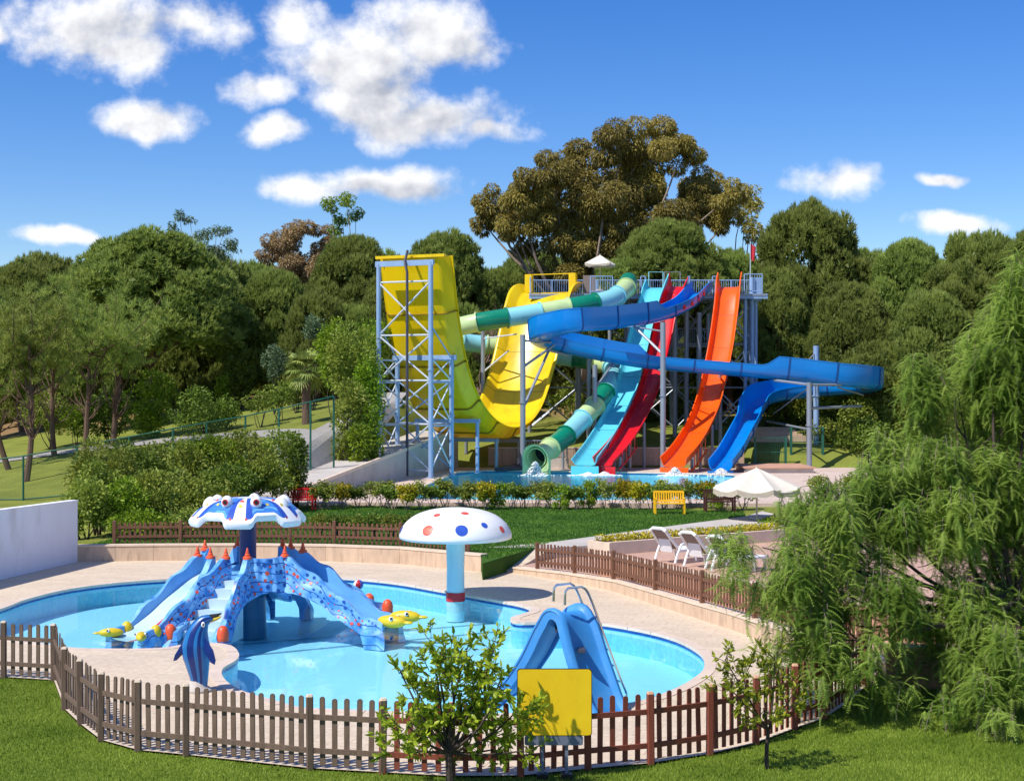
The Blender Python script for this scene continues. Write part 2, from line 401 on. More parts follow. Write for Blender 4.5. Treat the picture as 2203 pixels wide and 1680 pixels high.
MT['pale'] = mat('pale_green_fibreglass', S(190, 212, 150), .3, .06, .6, dirt=(S(150, 176, 112), .9, .4))
MT['aqua'] = mat('aqua_fibreglass', S(140, 208, 214), .25, .06, .6)
MT['boreshade'] = mat('painted_bore_shade', S(14, 24, 26), .8, .1)  # near-black colour standing in for the shade inside the tube
MT['white'] = mat('white_gelcoat', S(240, 240, 238), .35, .03, 2)
MT['canvas'] = mat('cream_canvas', S(232, 222, 204), .9, .04, 3, .15, 60, trans=.15)
MT['chrome'] = mat('chrome', S(196, 200, 204), .2, .05, 4, metal=.9)
MT['greenfence'] = mat('green_fence_paint', S(28, 92, 72), .5, .1)
MT['bark'] = mat('pine_bark', S(104, 80, 66), .9, .25, 3, .6, 14, stretch=(2, 2, .5))
MT['bark2'] = mat('grey_bark', S(140, 124, 108), .9, .2, 3, .5, 14, stretch=(2, 2, .5))
MT['bark3'] = mat('dark_bark', S(66, 54, 44), .9, .2, 4, .5, 20)

for k, c in (('yellow', S(150, 120, 10)), ('blue', S(0, 66, 132)), ('teal', S(40, 120, 146)), ('red', S(130, 10, 20)), ('orange', S(188, 58, 0)), ('kblue', S(40, 100, 160))): JM[k + '_fibreglass'] = mat(k + '_joint', c, .6, .2, 8)
# ------------------------------------------------------------------ outlines of the place
FENCE_L = [G(-70, 1450), G(8, 1455), G(116, 1462), G(139, 1524), G(173, 1556), G(217, 1590), G(297, 1612), G(400, 1622), G(667, 1651), G(823, 1660)]
FENCE_R = [G(823, 1660), G(972, 1668), G(1120, 1667), G(1265, 1652), G(1400, 1640), G(1527, 1620), G(1626, 1597), G(1709, 1566), G(1773, 1544), G(1822, 1512), G(1864, 1474)]
RWALL = [Vector((.03, 44.4, 0)), Vector((1.4, 42.6, 0)), Vector((2.75, 40.2, 0)), Vector((4.93, 33.9, 0)), Vector((6.85, 27.4, 0))]
BWALL = [G(165, 1208), G(330, 1206), G(530, 1205), G(700, 1207), G(860, 1213), G(1035, 1230)]
KP = [(0, 1310), (60, 1288), (150, 1267), (260, 1253), (400, 1244), (600, 1240), (740, 1243), (850, 1253), (950, 1270), (1050, 1288),
      (1120, 1301), (1146, 1312), (1128, 1320), (1101, 1329), (1112, 1338), (1170, 1338), (1268, 1338), (1375, 1354), (1455, 1375), (1508, 1404), (1519, 1428),
      (1508, 1450), (1455, 1482), (1375, 1509), (1250, 1527), (1100, 1535), (950, 1535), (820, 1530), (657, 1523), (587, 1507), (533, 1492),
      (501, 1478), (480, 1462), (473, 1447), (480, 1435), (505, 1420), (511, 1406), (494, 1389), (453, 1383), (416, 1384), (387, 1388), (350, 1394), (267, 1396),
      (160, 1394), (90, 1384), (0, 1372), (-70, 1358), (-85, 1335)]
POOL = closed_curve([G(x, y) for x, y in KP], 4)
if area(POOL) < 0: POOL.reverse()
UZ = .6
UP = [G(985, 1015.5, UZ), G(1047, 1012, UZ), G(1200, 1013.5, UZ), G(1400, 1016.5, UZ), G(1580, 1021, UZ), G(1600, 1040, UZ), G(1575, 1060, UZ), G(1540, 1074, UZ), G(1300, 1077, UZ), G(900, 1075, UZ), G(868, 1071, UZ), G(875, 1060, UZ)]
UPOOL = [Vector((p.x, p.y)) for p in UP]
if area(UPOOL) < 0: UPOOL.reverse()
UPX = offset_poly(UPOOL, 2.0)
# the foot of the hill on the left, beyond the chain-link fence
HB = [(46, -14.), (58, -13.), (66, -11.), (70, -10.3), (76, -8.8), (92, -5.4), (100, -3.5), (130, 2.)]
def ss(a, b, x): t = np.clip((x - a) / (b - a), 0, 1); return t * t * (3 - 2 * t)
def H(X, Y):
    X = np.asarray(X, float); Y = np.asarray(Y, float)
    hill = np.clip(.153 * (X + 23) + .098 * (Y - 70), .25, 5.2)
    hill = np.where(Y < 60, .3 + (hill - .3) * ss(46, 60, Y), hill)
    basin = .45 + ss(93.4, 94.4, Y) * 1.1 + np.clip((Y - 94) * .125, 0, 3.8)
    bx = np.interp(Y, [h[0] for h in HB], [h[1] for h in HB])
    t = ss(-2.2, .2, X - bx)
    h = hill * (1 - t) + basin * t
    h = h + .25 * np.sin(X * .21 + 1.3) * np.sin(Y * .17) * ss(96, 110, Y)
    r1 = (X > -16.2) & (X < 60) & (Y < 47.6)
    h = np.where(r1, -2.0, h)
    h = np.where((X <= -16.2) & (Y < 47.6), -.02, h)
    return h
def Hs(x, y): return float(H(x, y))

def grassmat(name, c1, c2, dirtc=None, dirty=None):
    m = bpy.data.materials.new(name); m.use_nodes = True; nt = m.node_tree; N = nt.nodes; L = nt.links.new
    b = N['Principled BSDF']; b.inputs['Roughness'].default_value = .9; b.inputs['Specular IOR Level'].default_value = .15
    tc = N.new('ShaderNodeTexCoord')
    n1 = N.new('ShaderNodeTexNoise'); n1.inputs['Scale'].default_value = .5; n1.inputs['Detail'].default_value = 5; L(tc.outputs['Object'], n1.inputs['Vector'])
    n2 = N.new('ShaderNodeTexNoise'); n2.inputs['Scale'].default_value = 14; n2.inputs['Detail'].default_value = 8; n2.inputs['Roughness'].default_value = .75; L(tc.outputs['Object'], n2.inputs['Vector'])
    ad = N.new('ShaderNodeMath'); ad.operation = 'ADD'; L(n1.outputs[0], ad.inputs[0]); L(n2.outputs[0], ad.inputs[1])
    mr = N.new('ShaderNodeMapRange'); L(ad.outputs[0], mr.inputs[0]); mr.inputs[1].default_value = .7; mr.inputs[2].default_value = 1.3
    mx = N.new('ShaderNodeMix'); mx.data_type = 'RGBA'; L(mr.outputs[0], mx.inputs[0]); mx.inputs[6].default_value = c1; mx.inputs[7].default_value = c2
    col = mx.outputs[2]
    if dirtc:
        n3 = N.new('ShaderNodeTexNoise'); n3.inputs['Scale'].default_value = .12; n3.inputs['Detail'].default_value = 7; n3.inputs['Roughness'].default_value = .65; L(tc.outputs['Object'], n3.inputs['Vector'])
        sp = N.new('ShaderNodeSeparateXYZ'); L(tc.outputs['Object'], sp.inputs[0])
        far = N.new('ShaderNodeMapRange'); L(sp.outputs[1], far.inputs[0]); far.inputs[1].default_value = 104; far.inputs[2].default_value = 120; far.inputs[4].default_value = .5
        s2 = N.new('ShaderNodeMath'); s2.operation = 'ADD'; L(n3.outputs[0], s2.inputs[0]); L(far.outputs[0], s2.inputs[1])
        r3 = N.new('ShaderNodeMapRange'); L(s2.outputs[0], r3.inputs[0]); r3.inputs[1].default_value = .62; r3.inputs[2].default_value = .8
        m3 = N.new('ShaderNodeMix'); m3.data_type = 'RGBA'; L(r3.outputs[0], m3.inputs[0]); L(col, m3.inputs[6]); m3.inputs[7].default_value = dirtc; col = m3.outputs[2]
    L(col, b.inputs['Base Color'])
    bp = N.new('ShaderNodeBump'); bp.inputs['Strength'].default_value = .6; bp.inputs['Distance'].default_value = .05; L(n2.outputs[0], bp.inputs['Height']); L(bp.outputs[0], b.inputs['Normal'])
    return m
MT['ground'] = grassmat('hill_grass', S(104, 112, 44), S(140, 146, 64), S(138, 112, 78))
MT['lawn'] = grassmat('lawn_turf', S(72, 98, 22), S(118, 138, 44))
MT['lawn2'] = grassmat('mown_lawn', S(48, 84, 24), S(70, 106, 34))

# ------------------------------------------------------------------ ground
def build_ground():
    xs = np.concatenate([[-6000, -1500, -400, -150, -90], np.arange(-62, 62.5, 1.), [90, 150, 400, 1500, 6000]])
    xs = np.sort(np.concatenate([xs, [-16.25, -16.15]]))
    ys = np.concatenate([[-6000, -400, -60, -20, 0, 20], np.arange(40, 47, 1.), [47.55, 47.65], np.arange(48, 150.5, 1.), [180, 250, 500, 1500, 8000]])
    X, Y = np.meshgrid(xs, ys); Z = H(X, Y)
    Z = np.where(inpoly_np(X, Y, UPX), -1.3, Z)
    V = np.stack([X, Y, Z], -1).reshape(-1, 3); n = len(xs)
    i, j = np.meshgrid(np.arange(len(ys) - 1), np.arange(n - 1), indexing='ij'); a = (i * n + j).ravel()
    F = np.stack([a, a + 1, a + n + 1, a + n], -1)
    o = link('ground', npmesh('ground', V, F), MT['ground']); o['kind'] = 'structure'
build_ground()

# front lawn, deck and children's pool
fl = [(p.x, p.y) for p in FENCE_L] + [(p.x, p.y) for p in FENCE_R[1:]]
LAWN = [(-40, fl[0][1]), *fl, (RWALL[-1].x, RWALL[-1].y - .15), (60, 26.6), (60, -30), (-40, -30)]
o = sheet('lawn', LAWN, -.03, MT['lawn']); o['kind'] = 'structure'
DECK = fl + [(p.x, p.y) for p in reversed(RWALL)] + [(.6, 46.6), (-3, 46.6)] + [(p.x, p.y + .15) for p in reversed(BWALL)] + [(-13.75, 47.4), (-14.75, 42.5), (-16.3, 35), (-16.3, fl[0][1])]
deck = sheet('pool_deck', DECK, 0.0, MT['deck'], [POOL]); deck['kind'] = 'structure'
# coping stones round the pool, each a stone of its own
def coping(poly, z, wdt, ln, parent, matl, th=.03, inn=.06):
    n = len(poly); P = [Vector(p) for p in poly] + [Vector(poly[0])]
    per = [0]
    for a, b in zip(P, P[1:]): per.append(per[-1] + (b - a).length)
    cnt = int(per[-1] / ln); out = offset_poly(poly, wdt); inner = offset_poly(poly, -inn)
    O = out + [out[0]]; I = inner + [inner[0]]
    def at(Q, s):
        s = s % per[-1]; k = max(i for i in range(n) if per[i] <= s + 1e-9); t = (s - per[k]) / max(per[k + 1] - per[k], 1e-9); return Q[k].lerp(Q[k + 1], t)
    for c in range(cnt):
        s0 = per[-1] * c / cnt + .008; s1 = per[-1] * (c + 1) / cnt - .008; m = 3
        top = []
        ri = [at(I, s0 + (s1 - s0) * k / m) for k in range(m + 1)]; ro = [at(O, s0 + (s1 - s0) * k / m) for k in range(m + 1)]
        loop = ri + ro[::-1]
        MB().prism(loop, z - .05, z + th + random.uniform(-.003, .003)).build('coping_stone', matl, parent)
coping(POOL, 0.0, .2, .8, deck, MT['coping'], th=.012, inn=.03)
def pool(name, poly, ztop, zfl, wm, fm, water, zw, band=True):
    n = len(poly); mb = MB()
    mb.add([Vector((p[0], p[1], ztop)) for p in poly] + [Vector((p[0], p[1], zfl)) for p in poly], [[i, (i + 1) % n, n + (i + 1) % n, n + i] for i in range(n)])
    w = mb.build(name, wm, fixn=False); w['kind'] = 'structure'
    sheet('pool_floor', poly, zfl + .002, fm, parent=w)
    if band:
        q = offset_poly(poly, -.012); mb = MB()
        mb.add([Vector((p[0], p[1], ztop - .03)) for p in q] + [Vector((p[0], p[1], ztop - .075)) for p in q], [[i, (i + 1) % n, n + (i + 1) % n, n + i] for i in range(n)])
        mb.build('tile_band', MT['navy'], w, fixn=False)
    s = sheet('water', offset_poly(poly, -.004), zw, water); s['kind'] = 'structure'
    return w
kp = pool('pool_basin', POOL, -.04, -.62, MT['poolwall'], MT['poolfloor'], MT['water'], -.095)
for (a, b) in (((487, 1388), (1060, 1340)), ((512, 1411), (1130, 1352))):
    A, B = G(*a, -.6), G(*b, -.6); d = (B - A).normalized(); s = Vector((-d.y, d.x, 0)) * .03
    MB().add([A - s, B - s, B + s, A + s], [(0, 1, 2, 3)]).build('floor_line', MT['line'], kp, local=True)

# low travertine walls round the deck
def wallrun(name, label, pts, h0, h1, th, m, capm=None, group=None, side=1, seglen=1.2, cat='wall', z0=-.2):
    t = thing(name, label, cat, (pts[0].x, pts[0].y, 0), group)
    n = len(pts)
    def nrm(i):
        a = pts[max(i - 1, 0)]; b = pts[min(i + 1, n - 1)]; d = (b - a); d.z = 0; d.normalize(); return Vector((-d.y, d.x, 0)) * side
    for i in range(n - 1):
        k = max(1, round((pts[i + 1] - pts[i]).length / seglen))
        for j in range(k):
            u0, u1 = j / k, (j + 1) / k
            A = pts[i].lerp(pts[i + 1], u0); B = pts[i].lerp(pts[i + 1], u1); na = nrm(i).lerp(nrm(i + 1), u0); nb = nrm(i).lerp(nrm(i + 1), u1)
            g = (B - A).normalized() * .004
            f = lambda i_, u: h0 + (h1 - h0) * ((i_ + u) / (n - 1))
            za, zb = f(i, u0), f(i, u1); A = A + g; B = B - g
            def blk(e, zlo_a, zlo_b, zhi_a, zhi_b):
                q = [A - na * e, B - nb * e, B + nb * (th + e), A + na * (th + e)]
                lo = [zlo_a, zlo_b, zlo_b, zlo_a]; hi = [zhi_a, zhi_b, zhi_b, zhi_a]
                return MB().add([Vector((p.x, p.y, z)) for p, z in zip(q, lo)] + [Vector((p.x, p.y, z)) for p, z in zip(q, hi)],
                                [(3, 2, 1, 0), (4, 5, 6, 7), (0, 1, 5, 4), (1, 2, 6, 5), (2, 3, 7, 6), (3, 0, 4, 7)])
            blk(0, z0, z0, za - .05, zb - .05).build('stone_panel', m, t)
            blk(.02, za - .05, zb - .05, za, zb).build('cap_stone', capm or m, t)
    return t
wallrun('low_wall', 'low beige travertine wall behind the octopus slide', BWALL, .52, .52, .3, MT['travertine'], MT['cap'], cat='wall', side=1)
wallrun('low_wall', 'low beige travertine wall stepping along the deck below the sun loungers', RWALL, .17, .45, .3, MT['travertine'], MT['cap'], cat='wall', side=1)
FW = [Vector((6.85, 27.4, 0)), Vector((10, 27.1, 0)), Vector((16, 26.7, 0))]
wallrun('low_wall', 'shaded sandy retaining wall behind the hanging pepper tree branches', FW, .72, .72, .3, MT['pinkstone'], MT['cap'], cat='wall', side=1)
# white rendered wall
a, b = Vector((-13.7, 47.2, 0)), Vector((-15.5, 38.2, 0)); d = (b - a).normalized(); nn = Vector((d.y, -d.x, 0))
t = thing('white_wall', 'white rendered wall standing beside the paddling pool deck', 'wall', a)
mb = MB(); q = [a, b, b + nn * .25, a + nn * .25]
ztop = [1.9, 2.0, 2.0, 1.9]
mb.add([Vector((p.x, p.y, -.2)) for p in q] + [Vector((p.x, p.y, z)) for p, z in zip(q, ztop)], [(3, 2, 1, 0), (4, 5, 6, 7), (0, 1, 5, 4), (1, 2, 6, 5), (2, 3, 7, 6), (3, 0, 4, 7)])
mb.build('wall_body', MT['whitewall'], t)
mb = MB(); e = .02; q = [a - d * e - nn * e, b - nn * e, b + nn * (.25 + e), a - d * e + nn * (.25 + e)]
mb.add([Vector((p.x, p.y, z)) for p, z in zip(q, ztop)] + [Vector((p.x, p.y, z + .05)) for p, z in zip(q, ztop)], [(3, 2, 1, 0), (4, 5, 6, 7), (0, 1, 5, 4), (1, 2, 6, 5), (2, 3, 7, 6), (3, 0, 4, 7)])
mb.build('coping', MT['whitewall'], t)

# terrace with the loungers, strip at its foot, path and middle lawn
TL = [Vector((2.45, 42.6, 0)), Vector((5.4, 36.5, 0)), Vector((9.8, 28.6, 0))]
TZ = .72
ter = sheet('terrace', [(TL[0].x, TL[0].y), (TL[1].x, TL[1].y), (TL[2].x, TL[2].y), (60, 28.6), (60, 47.8), (4.2, 47.8)], TZ, MT['terrace']); ter['kind'] = 'structure'
wallrun('terrace_wall', 'pink stone terrace wall behind the brown picket fence', TL, TZ + .06, TZ + .06, .22, MT['pinkstone'], MT['cap'], cat='wall', side=1)
strip = [(p.x, p.y) for p in RWALL] + [(16, 26.9), (16, 28.7), (TL[2].x, TL[2].y), (TL[1].x, TL[1].y), (TL[0].x, TL[0].y), (4.2, 47.8), (.7, 47.8)]
o = sheet('terrace_strip', strip, .14, MT['terrace']); o['kind'] = 'structure'
z = .46
PATH = [Vector((-.75, 47.0, z)), Vector((1.2, 46.9, z)), Vector((2.6, 47.6, z)), G(1310, 1188, z), G(1640, 1146, z), G(1720, 1120, z), G(1640, 1100, z), G(1606, 1111, z), G(1400, 1138, z), G(1195, 1166, z)]
o = sheet('path', [(p.x, p.y) for p in PATH], .48, MT['concrete'], skirt=.5); o['kind'] = 'structure'
# sloping slab from the deck up to the path
def rampz(x, y): return .0 + .46 * min(max((y - 44.3) / 2.6, 0), 1)
RS = [(-.88, 44.6), (-.35, 44.6), (.05, 44.5), (1.3, 47.05), (.4, 47.1), (-.95, 47.1)]
o = sheet('entrance_ramp', RS, lambda x, y: rampz(x, y) + .006, MT['deck'], skirt=.3); o['kind'] = 'structure'
z = .47
ML = [G(1038, 1212, z), G(1195, 1165, z), G(1400, 1137, z), G(1604, 1110, z), G(1600, 1100, z), G(1300, 1093, z), G(1000, 1090, z), G(650, 1088, z), G(500, 1088, z)]
ML = [(p.x, p.y) for p in ML] + [(-12.5, 58), (-13.5, 47.45)] + [(p.x, p.y + .28) for p in BWALL]
o = sheet('middle_lawn', ML, .474, MT['lawn2'], skirt=.5); o['kind'] = 'structure'

# upper pool
UD = [(-10.2, 64.2), (14, 63.6), (17, 63.0), (20, 70), (22, 84), (23, 93.5), (-4.8, 93.5), (-9.5, 73.5)]
ud = sheet('upper_pool_deck', UD, UZ, MT['updeck'], [UPOOL], skirt=.6); ud['kind'] = 'structure'
coping(UPOOL, UZ, .3, 1.0, ud, MT['coping'])
pool('upper_pool_basin', UPOOL, UZ - .04, UZ - 1.1, MT['poolwall'], MT['poolfloor2'], MT['water2'], UZ - .12)
rwl = wallrun('block_wall', 'tan block retaining wall behind the slide run-outs', [Vector((-1.5, 93.4, 0)), Vector((6, 93.4, 0)), Vector((14.5, 93.4, 0))], 1.85, 1.85, .3, MT['block'], MT['cap'], side=1, cat='wall', seglen=2.2, z0=.3)
# plank deck and paved area by the gate, right of the blue slide
PD = [(12.9, 87.0), (17.6, 87.0), (17.6, 92.8), (14.3, 92.8)]
t = thing('timber_platform', 'low pale timber platform beside the blue slide foot', 'platform', (15, 90, UZ))
for k in range(9):
    y0 = 87.2 + k * .55
    MB().box((15.6, y0, UZ + .3), (4.2 - .1 * (k % 2), .5, .06)).build('plank', MT['pinkstone'], t)
MB().box((15.6, 89.4, UZ + .13), (3.9, 4.6, .26)).build('base', MT['concrete'], t)
# ramp rising along the foot of the hill
def strip3(name, A, wid, m, lab, z0):
    t = thing(name, lab, 'ramp', A[0]); mb = MB(); 
    for i in range(len(A) - 1):
        a, b = A[i], A[i + 1]; d = (b - a); d.z = 0; d.normalize(); s = Vector((d.y, -d.x, 0)) * wid / 2
        q = [a - s, b - s, b + s, a + s]
        mb.add([Vector((p.x, p.y, z0)) for p in q] + q, [(3, 2, 1, 0), (4, 5, 6, 7), (0, 1, 5, 4), (1, 2, 6, 5), (2, 3, 7, 6), (3, 0, 4, 7)])
        s2 = s * (1 + .1 / wid); r = Vector((d.y, -d.x, 0)) * (wid / 2 - .12)
        k = MB(); q = [a + r, b + r, b + s2, a + s2]
        k.add([p + Vector((0, 0, .003)) for p in q] + [p + Vector((0, 0, .16)) for p in q], [(3, 2, 1, 0), (4, 5, 6, 7), (0, 1, 5, 4), (1, 2, 6, 5), (2, 3, 7, 6), (3, 0, 4, 7)])
        k.build('kerb', MT['cap'], t)
    mb.build('slab', m, t)
strip3('access_ramp', [Vector((-10.9, 66, .8)), Vector((-9.6, 72, 1.25)), Vector((-7.2, 82, 2.05)), Vector((-4.6, 93, 2.9))], 2.6, MT['concrete'], 'pale concrete ramp climbing from the hedge to behind the yellow slide tower', -.2)
# paths on the hill
def hillpath(name, pts, wid, m, dz=.05):
    P = catmull([Vector((x, y, 0)) for x, y in pts], 40); rows = []
    for i, p in enumerate(P):
        d = (P[min(i + 1, 40)] - P[max(i - 1, 0)]).normalized(); s = Vector((d.y, -d.x, 0))
        rows.append([Vector(((p + s * k * wid / 6).x, (p + s * k * wid / 6).y, Hs((p + s * k * wid / 6).x, (p + s * k * wid / 6).y) + dz)) for k in range(-3, 4)])
    o = MB().grid(rows).build(name, m); o['kind'] = 'structure'
hillpath('hill_path', [(-46, 92), (-33, 94), (-24, 92), (-17, 88), (-12.6, 84), (-11.4, 78), (-12.0, 73)], 2.4, MT['asphalt'])
hillpath('service_path', [(-11.2, 72), (-10.6, 77), (-9.6, 84), (-8.4, 92), (-8, 100)], 2.6, MT['asphalt'], .07)

# ------------------------------------------------------------------ picket fences
def picket_mesh(w, d, h, ends=True):
    mb = MB(); prof = [(-w / 2, 0), (w / 2, 0), (w / 2, h - w * .45)] + [(w / 2 * math.cos(a), h - w * .45 + w * .45 * math.sin(a)) for a in [math.pi * k / 6 for k in range(1, 6)]] + [(-w / 2, h - w * .45)]
    n = len(prof); mb.add([Vector((x, -d / 2, z)) for x, z in prof] + [Vector((x, d / 2, z)) for x, z in prof],
                          [list(range(n)), list(range(n, 2 * n))[::-1]] + [[i, n + i, n + (i + 1) % n, (i + 1) % n] for i in range(n)])
    return mb
def post_mesh(w, h):
    mb = MB(); r = w / 2; c = r * .72
    oct_ = [(-r, -c), (-c, -r), (c, -r), (r, -c), (r, c), (c, r), (-c, r), (-r, c)]
    mb.add([Vector((x, y, 0)) for x, y in oct_] + [Vector((x, y, h - .03)) for x, y in oct_], [list(range(8))[::-1]] + [[i, (i + 1) % 8, 8 + (i + 1) % 8, 8 + i] for i in range(8)])
    mb.add([Vector((x, y, h - .03)) for x, y in oct_] + [Vector((x * .75, y * .75, h)) for x, y in oct_], [[i, (i + 1) % 8, 8 + (i + 1) % 8, 8 + i] for i in range(8)] + [list(range(8, 16))], 1)
    return mb
def fence(name, label, pts, ph, kh, rails, sp, m, me_, side=1, pw=.1, kw=.078, zb=.06, cat='fence'):
    t = thing(name, label, cat, pts[0]); org = pts[0]
    pm = pk = rl = None
    for p in pts:
        if pm is None: o = post_mesh(pw, ph).build('post', [m, me_], t, local=True); pm = o.data
        else: o = link('post', pm, None, t)
        o.location = p - org; o.rotation_euler = (random.uniform(-.012, .012), random.uniform(-.012, .012), random.uniform(0, .3))
    for a, b in zip(pts, pts[1:]):
        d = b - a; L = d.length; ang = math.atan2(d.y, d.x); dn = d.normalized(); s = Vector((-dn.y, dn.x, 0)) * side
        slope = math.atan2(d.z, math.hypot(d.x, d.y))
        for rz in rails:
            if rl is None: o = MB().box((.5, 0, 0), (1, .035, .075)).build('rail', m, t, local=True); rl = o.data
            else: o = link('rail', rl, None, t)
            o.location = a - org + Vector((0, 0, rz)); o.scale = (L, 1, 1); o.rotation_euler = (0, -slope, ang)
        n = max(1, int(round((L - pw) / sp)) - 1 if L > 2 * sp else 1); n = max(n, 1)
        for k in range(n):
            u = (k + 1) / (n + 1)
            if pk is None: o = picket_mesh(kw, .02, kh).build('picket', m, t, local=True); pk = o.data
            else: o = link('picket', pk, None, t)
            o.location = a.lerp(b, u) - org + s * .03 + Vector((0, 0, zb)); o.rotation_euler = (random.uniform(-.02, .02), random.uniform(-.015, .015), ang + random.uniform(-.03, .03))
            o.scale = (1, 1, random.uniform(.985, 1.015))
    return t
fence('picket_fence', 'weathered grey brown picket fence curving along the lawn edge', [p + Vector((0, 0, -.02)) for p in FENCE_L], 1.07, .97, (.27, .75), .158, MT['weathered'], MT['weathered_end'])
fence('picket_fence', 'reddish brown stained picket fence along the lawn edge near the lemon tree', [p + Vector((0, 0, -.02)) for p in FENCE_R[:]], 1.05, .96, (.27, .76), .17, MT['redwood'], MT['redwood_end'])
bf = [G(x, 1176, .52) for x in (224, 367, 514, 611, 710)] + [G(856, 1180, .52), G(1006, 1192, .52)]
for i, p in enumerate(bf):
    u = np.interp(p.x, [q.x for q in BWALL], [q.y for q in BWALL]); p.y = float(u) + .62; p.z = .46
fence('picket_fence', 'low brown picket fence on the wall behind the octopus slide', bf, .78, .66, (.26, .56), .15, MT['brown'], MT['brown'], pw=.11)
rf = []
for (x, yv) in ((1146, 1223), (1226, 1241), (1309, 1259), (1400, 1281), (1501, 1306), (1612, 1335), (1730, 1372), (1860, 1412)):
    # on the wall, which the row follows
    best = None
    for i in range(len(RWALL) - 1):
        for k in range(41):
            q = RWALL[i].lerp(RWALL[i + 1], k / 40); e = abs(q.x / q.y * FPX + 1101.5 - x)
            if best is None or e < best[0]: best = (e, q, (i + k / 40) / (len(RWALL) - 1))
    q = best[1].copy(); q = q + Vector((.13, .06, 0)); q.z = .17 + (.45 - .17) * best[2]; rf.append(q)
fence('picket_fence', 'low brown picket fence on the wall below the sun loungers', rf, .78, .68, (.2, .56), .15, MT['brown'], MT['brown'], pw=.11)
fence('picket_fence', 'brown picket fence on the sandy wall behind the pepper tree branches', [Vector((7.0, 27.55, .72)), Vector((8.8, 27.4, .72)), Vector((10.6, 27.2, .72)), Vector((12.6, 27.05, .72))], .8, .7, (.2, .58), .15, MT['brown'], MT['brown'], pw=.11)

# green chain-link fence on the hill
def chainmat():
    m = bpy.data.materials.new('chain_link'); m.use_nodes = True; nt = m.node_tree; N = nt.nodes; L = nt.links.new
    b = N['Principled BSDF']; b.inputs['Base Color'].default_value = S(40, 84, 62); b.inputs['Roughness'].default_value = .5
    tc = N.new('ShaderNodeTexCoord'); sp = N.new('ShaderNodeSeparateXYZ'); L(tc.outputs['UV'], sp.inputs[0])
    outs = []
    for s in (1, -1):
        a = N.new('ShaderNodeMath'); a.operation = 'MULTIPLY_ADD'; L(sp.outputs[1], a.inputs[0]); a.inputs[1].default_value = s; L(sp.outputs[0], a.inputs[2])
        f = N.new('ShaderNodeMath'); f.operation = 'PINGPONG'; L(a.outputs[0], f.inputs[0]); f.inputs[1].default_value = .05
        l = N.new('ShaderNodeMath'); l.operation = 'LESS_THAN'; L(f.outputs[0], l.inputs[0]); l.inputs[1].default_value = .0035; outs.append(l.outputs[0])
    mx = N.new('ShaderNodeMath'); mx.operation = 'MAXIMUM'; L(outs[0], mx.inputs[0]); L(outs[1], mx.inputs[1]); L(mx.outputs[0], b.inputs['Alpha'])
    return m
MT['chain'] = chainmat()
def chain_fence(pts, label):
    t = thing('chain_link_fence', label, 'fence', pts[0][0])
    for (p, h) in pts:
        MB().tube([p - Vector((0, 0, .2)), p + Vector((0, 0, h))], .05, 8).build('post', MT['greenfence'], t)
    for (a, ha), (b, hb) in zip(pts, pts[1:]):
        for f in (.03, 1.0):
            MB().tube([a + Vector((0, 0, ha * f)), b + Vector((0, 0, hb * f))], .035, 6).build('rail', MT['greenfence'], t)
        mb = MB(); L = (b - a).length
        mb.add([a + Vector((0, 0, .05)), b + Vector((0, 0, .05)), b + Vector((0, 0, hb)), a + Vector((0, 0, ha))], [(0, 1, 2, 3)])
        o = mb.build('mesh_panel', MT['chain'], t); uv = o.data.uv_layers.new(name='UVMap')
        co = {0: (0, 0), 1: (L, 0), 2: (L, hb), 3: (0, ha)}
        for lp in o.data.loops: uv.data[lp.index].uv = co[lp.vertex_index]
    return t
def hp(x, Y, ytop):
    p = W(x, 900, Y); p.z = Hs(p.x, p.y); top = CAMH - (ytop - 840) / FPX * Y
    return (p, max(top - p.z, 1.5))
chain_fence([hp(-90, 70, 998), hp(50, 70, 981), hp(165, 70.5, 960), hp(278, 71, 940), hp(372, 71.5, 922), hp(444, 72.5, 909), hp(528, 73.5, 895), hp(600, 74, 880), hp(668, 74.5, 864), hp(718, 75.5, 852)], 'tall green chain link fence running up the slope behind the shrubs')
# ------------------------------------------------------------------ water slides
def loop_profile(inner, t):
    n = len(inner); out = []
    for i in range(n):
        a = Vector(inner[max(i - 1, 0)]); b = Vector(inner[min(i + 1, n - 1)]); d = (b - a).normalized(); out.append(Vector(inner[i]) + Vector((d.y, -d.x)) * t)
    return [Vector(p) for p in inner] + out[::-1]
def trough(w, hl, hr, lip=.07):
    return [(-w - lip, hl), (-w, hl), (-w * 1.0, hl * .62), (-w * .96, .30), (-w * .82, .12), (-w * .5, .02), (0, 0), (w * .5, .02), (w * .82, .12), (w * .96, .30), (w * 1.0, hr * .62), (w, hr), (w + lip, hr)]
def flat_trough(w, hl, hr, lip=.07):
    return [(-w - lip, hl), (-w, hl), (-w * .88, .16), (-w * .80, .05), (-w * .6, 0), (w * .6, 0), (w * .80, .05), (w * .88, .16), (w, hr), (w + lip, hr)]
def frames(P, side_fixed=None):
    fr = []
    for i in range(len(P)):
        t = (P[min(i + 1, len(P) - 1)] - P[max(i - 1, 0)]).normalized()
        s = side_fixed.copy() if side_fixed else t.cross(Vector((0, 0, 1))).normalized()
        fr.append((s, s.cross(t).normalized(), t))
    return fr
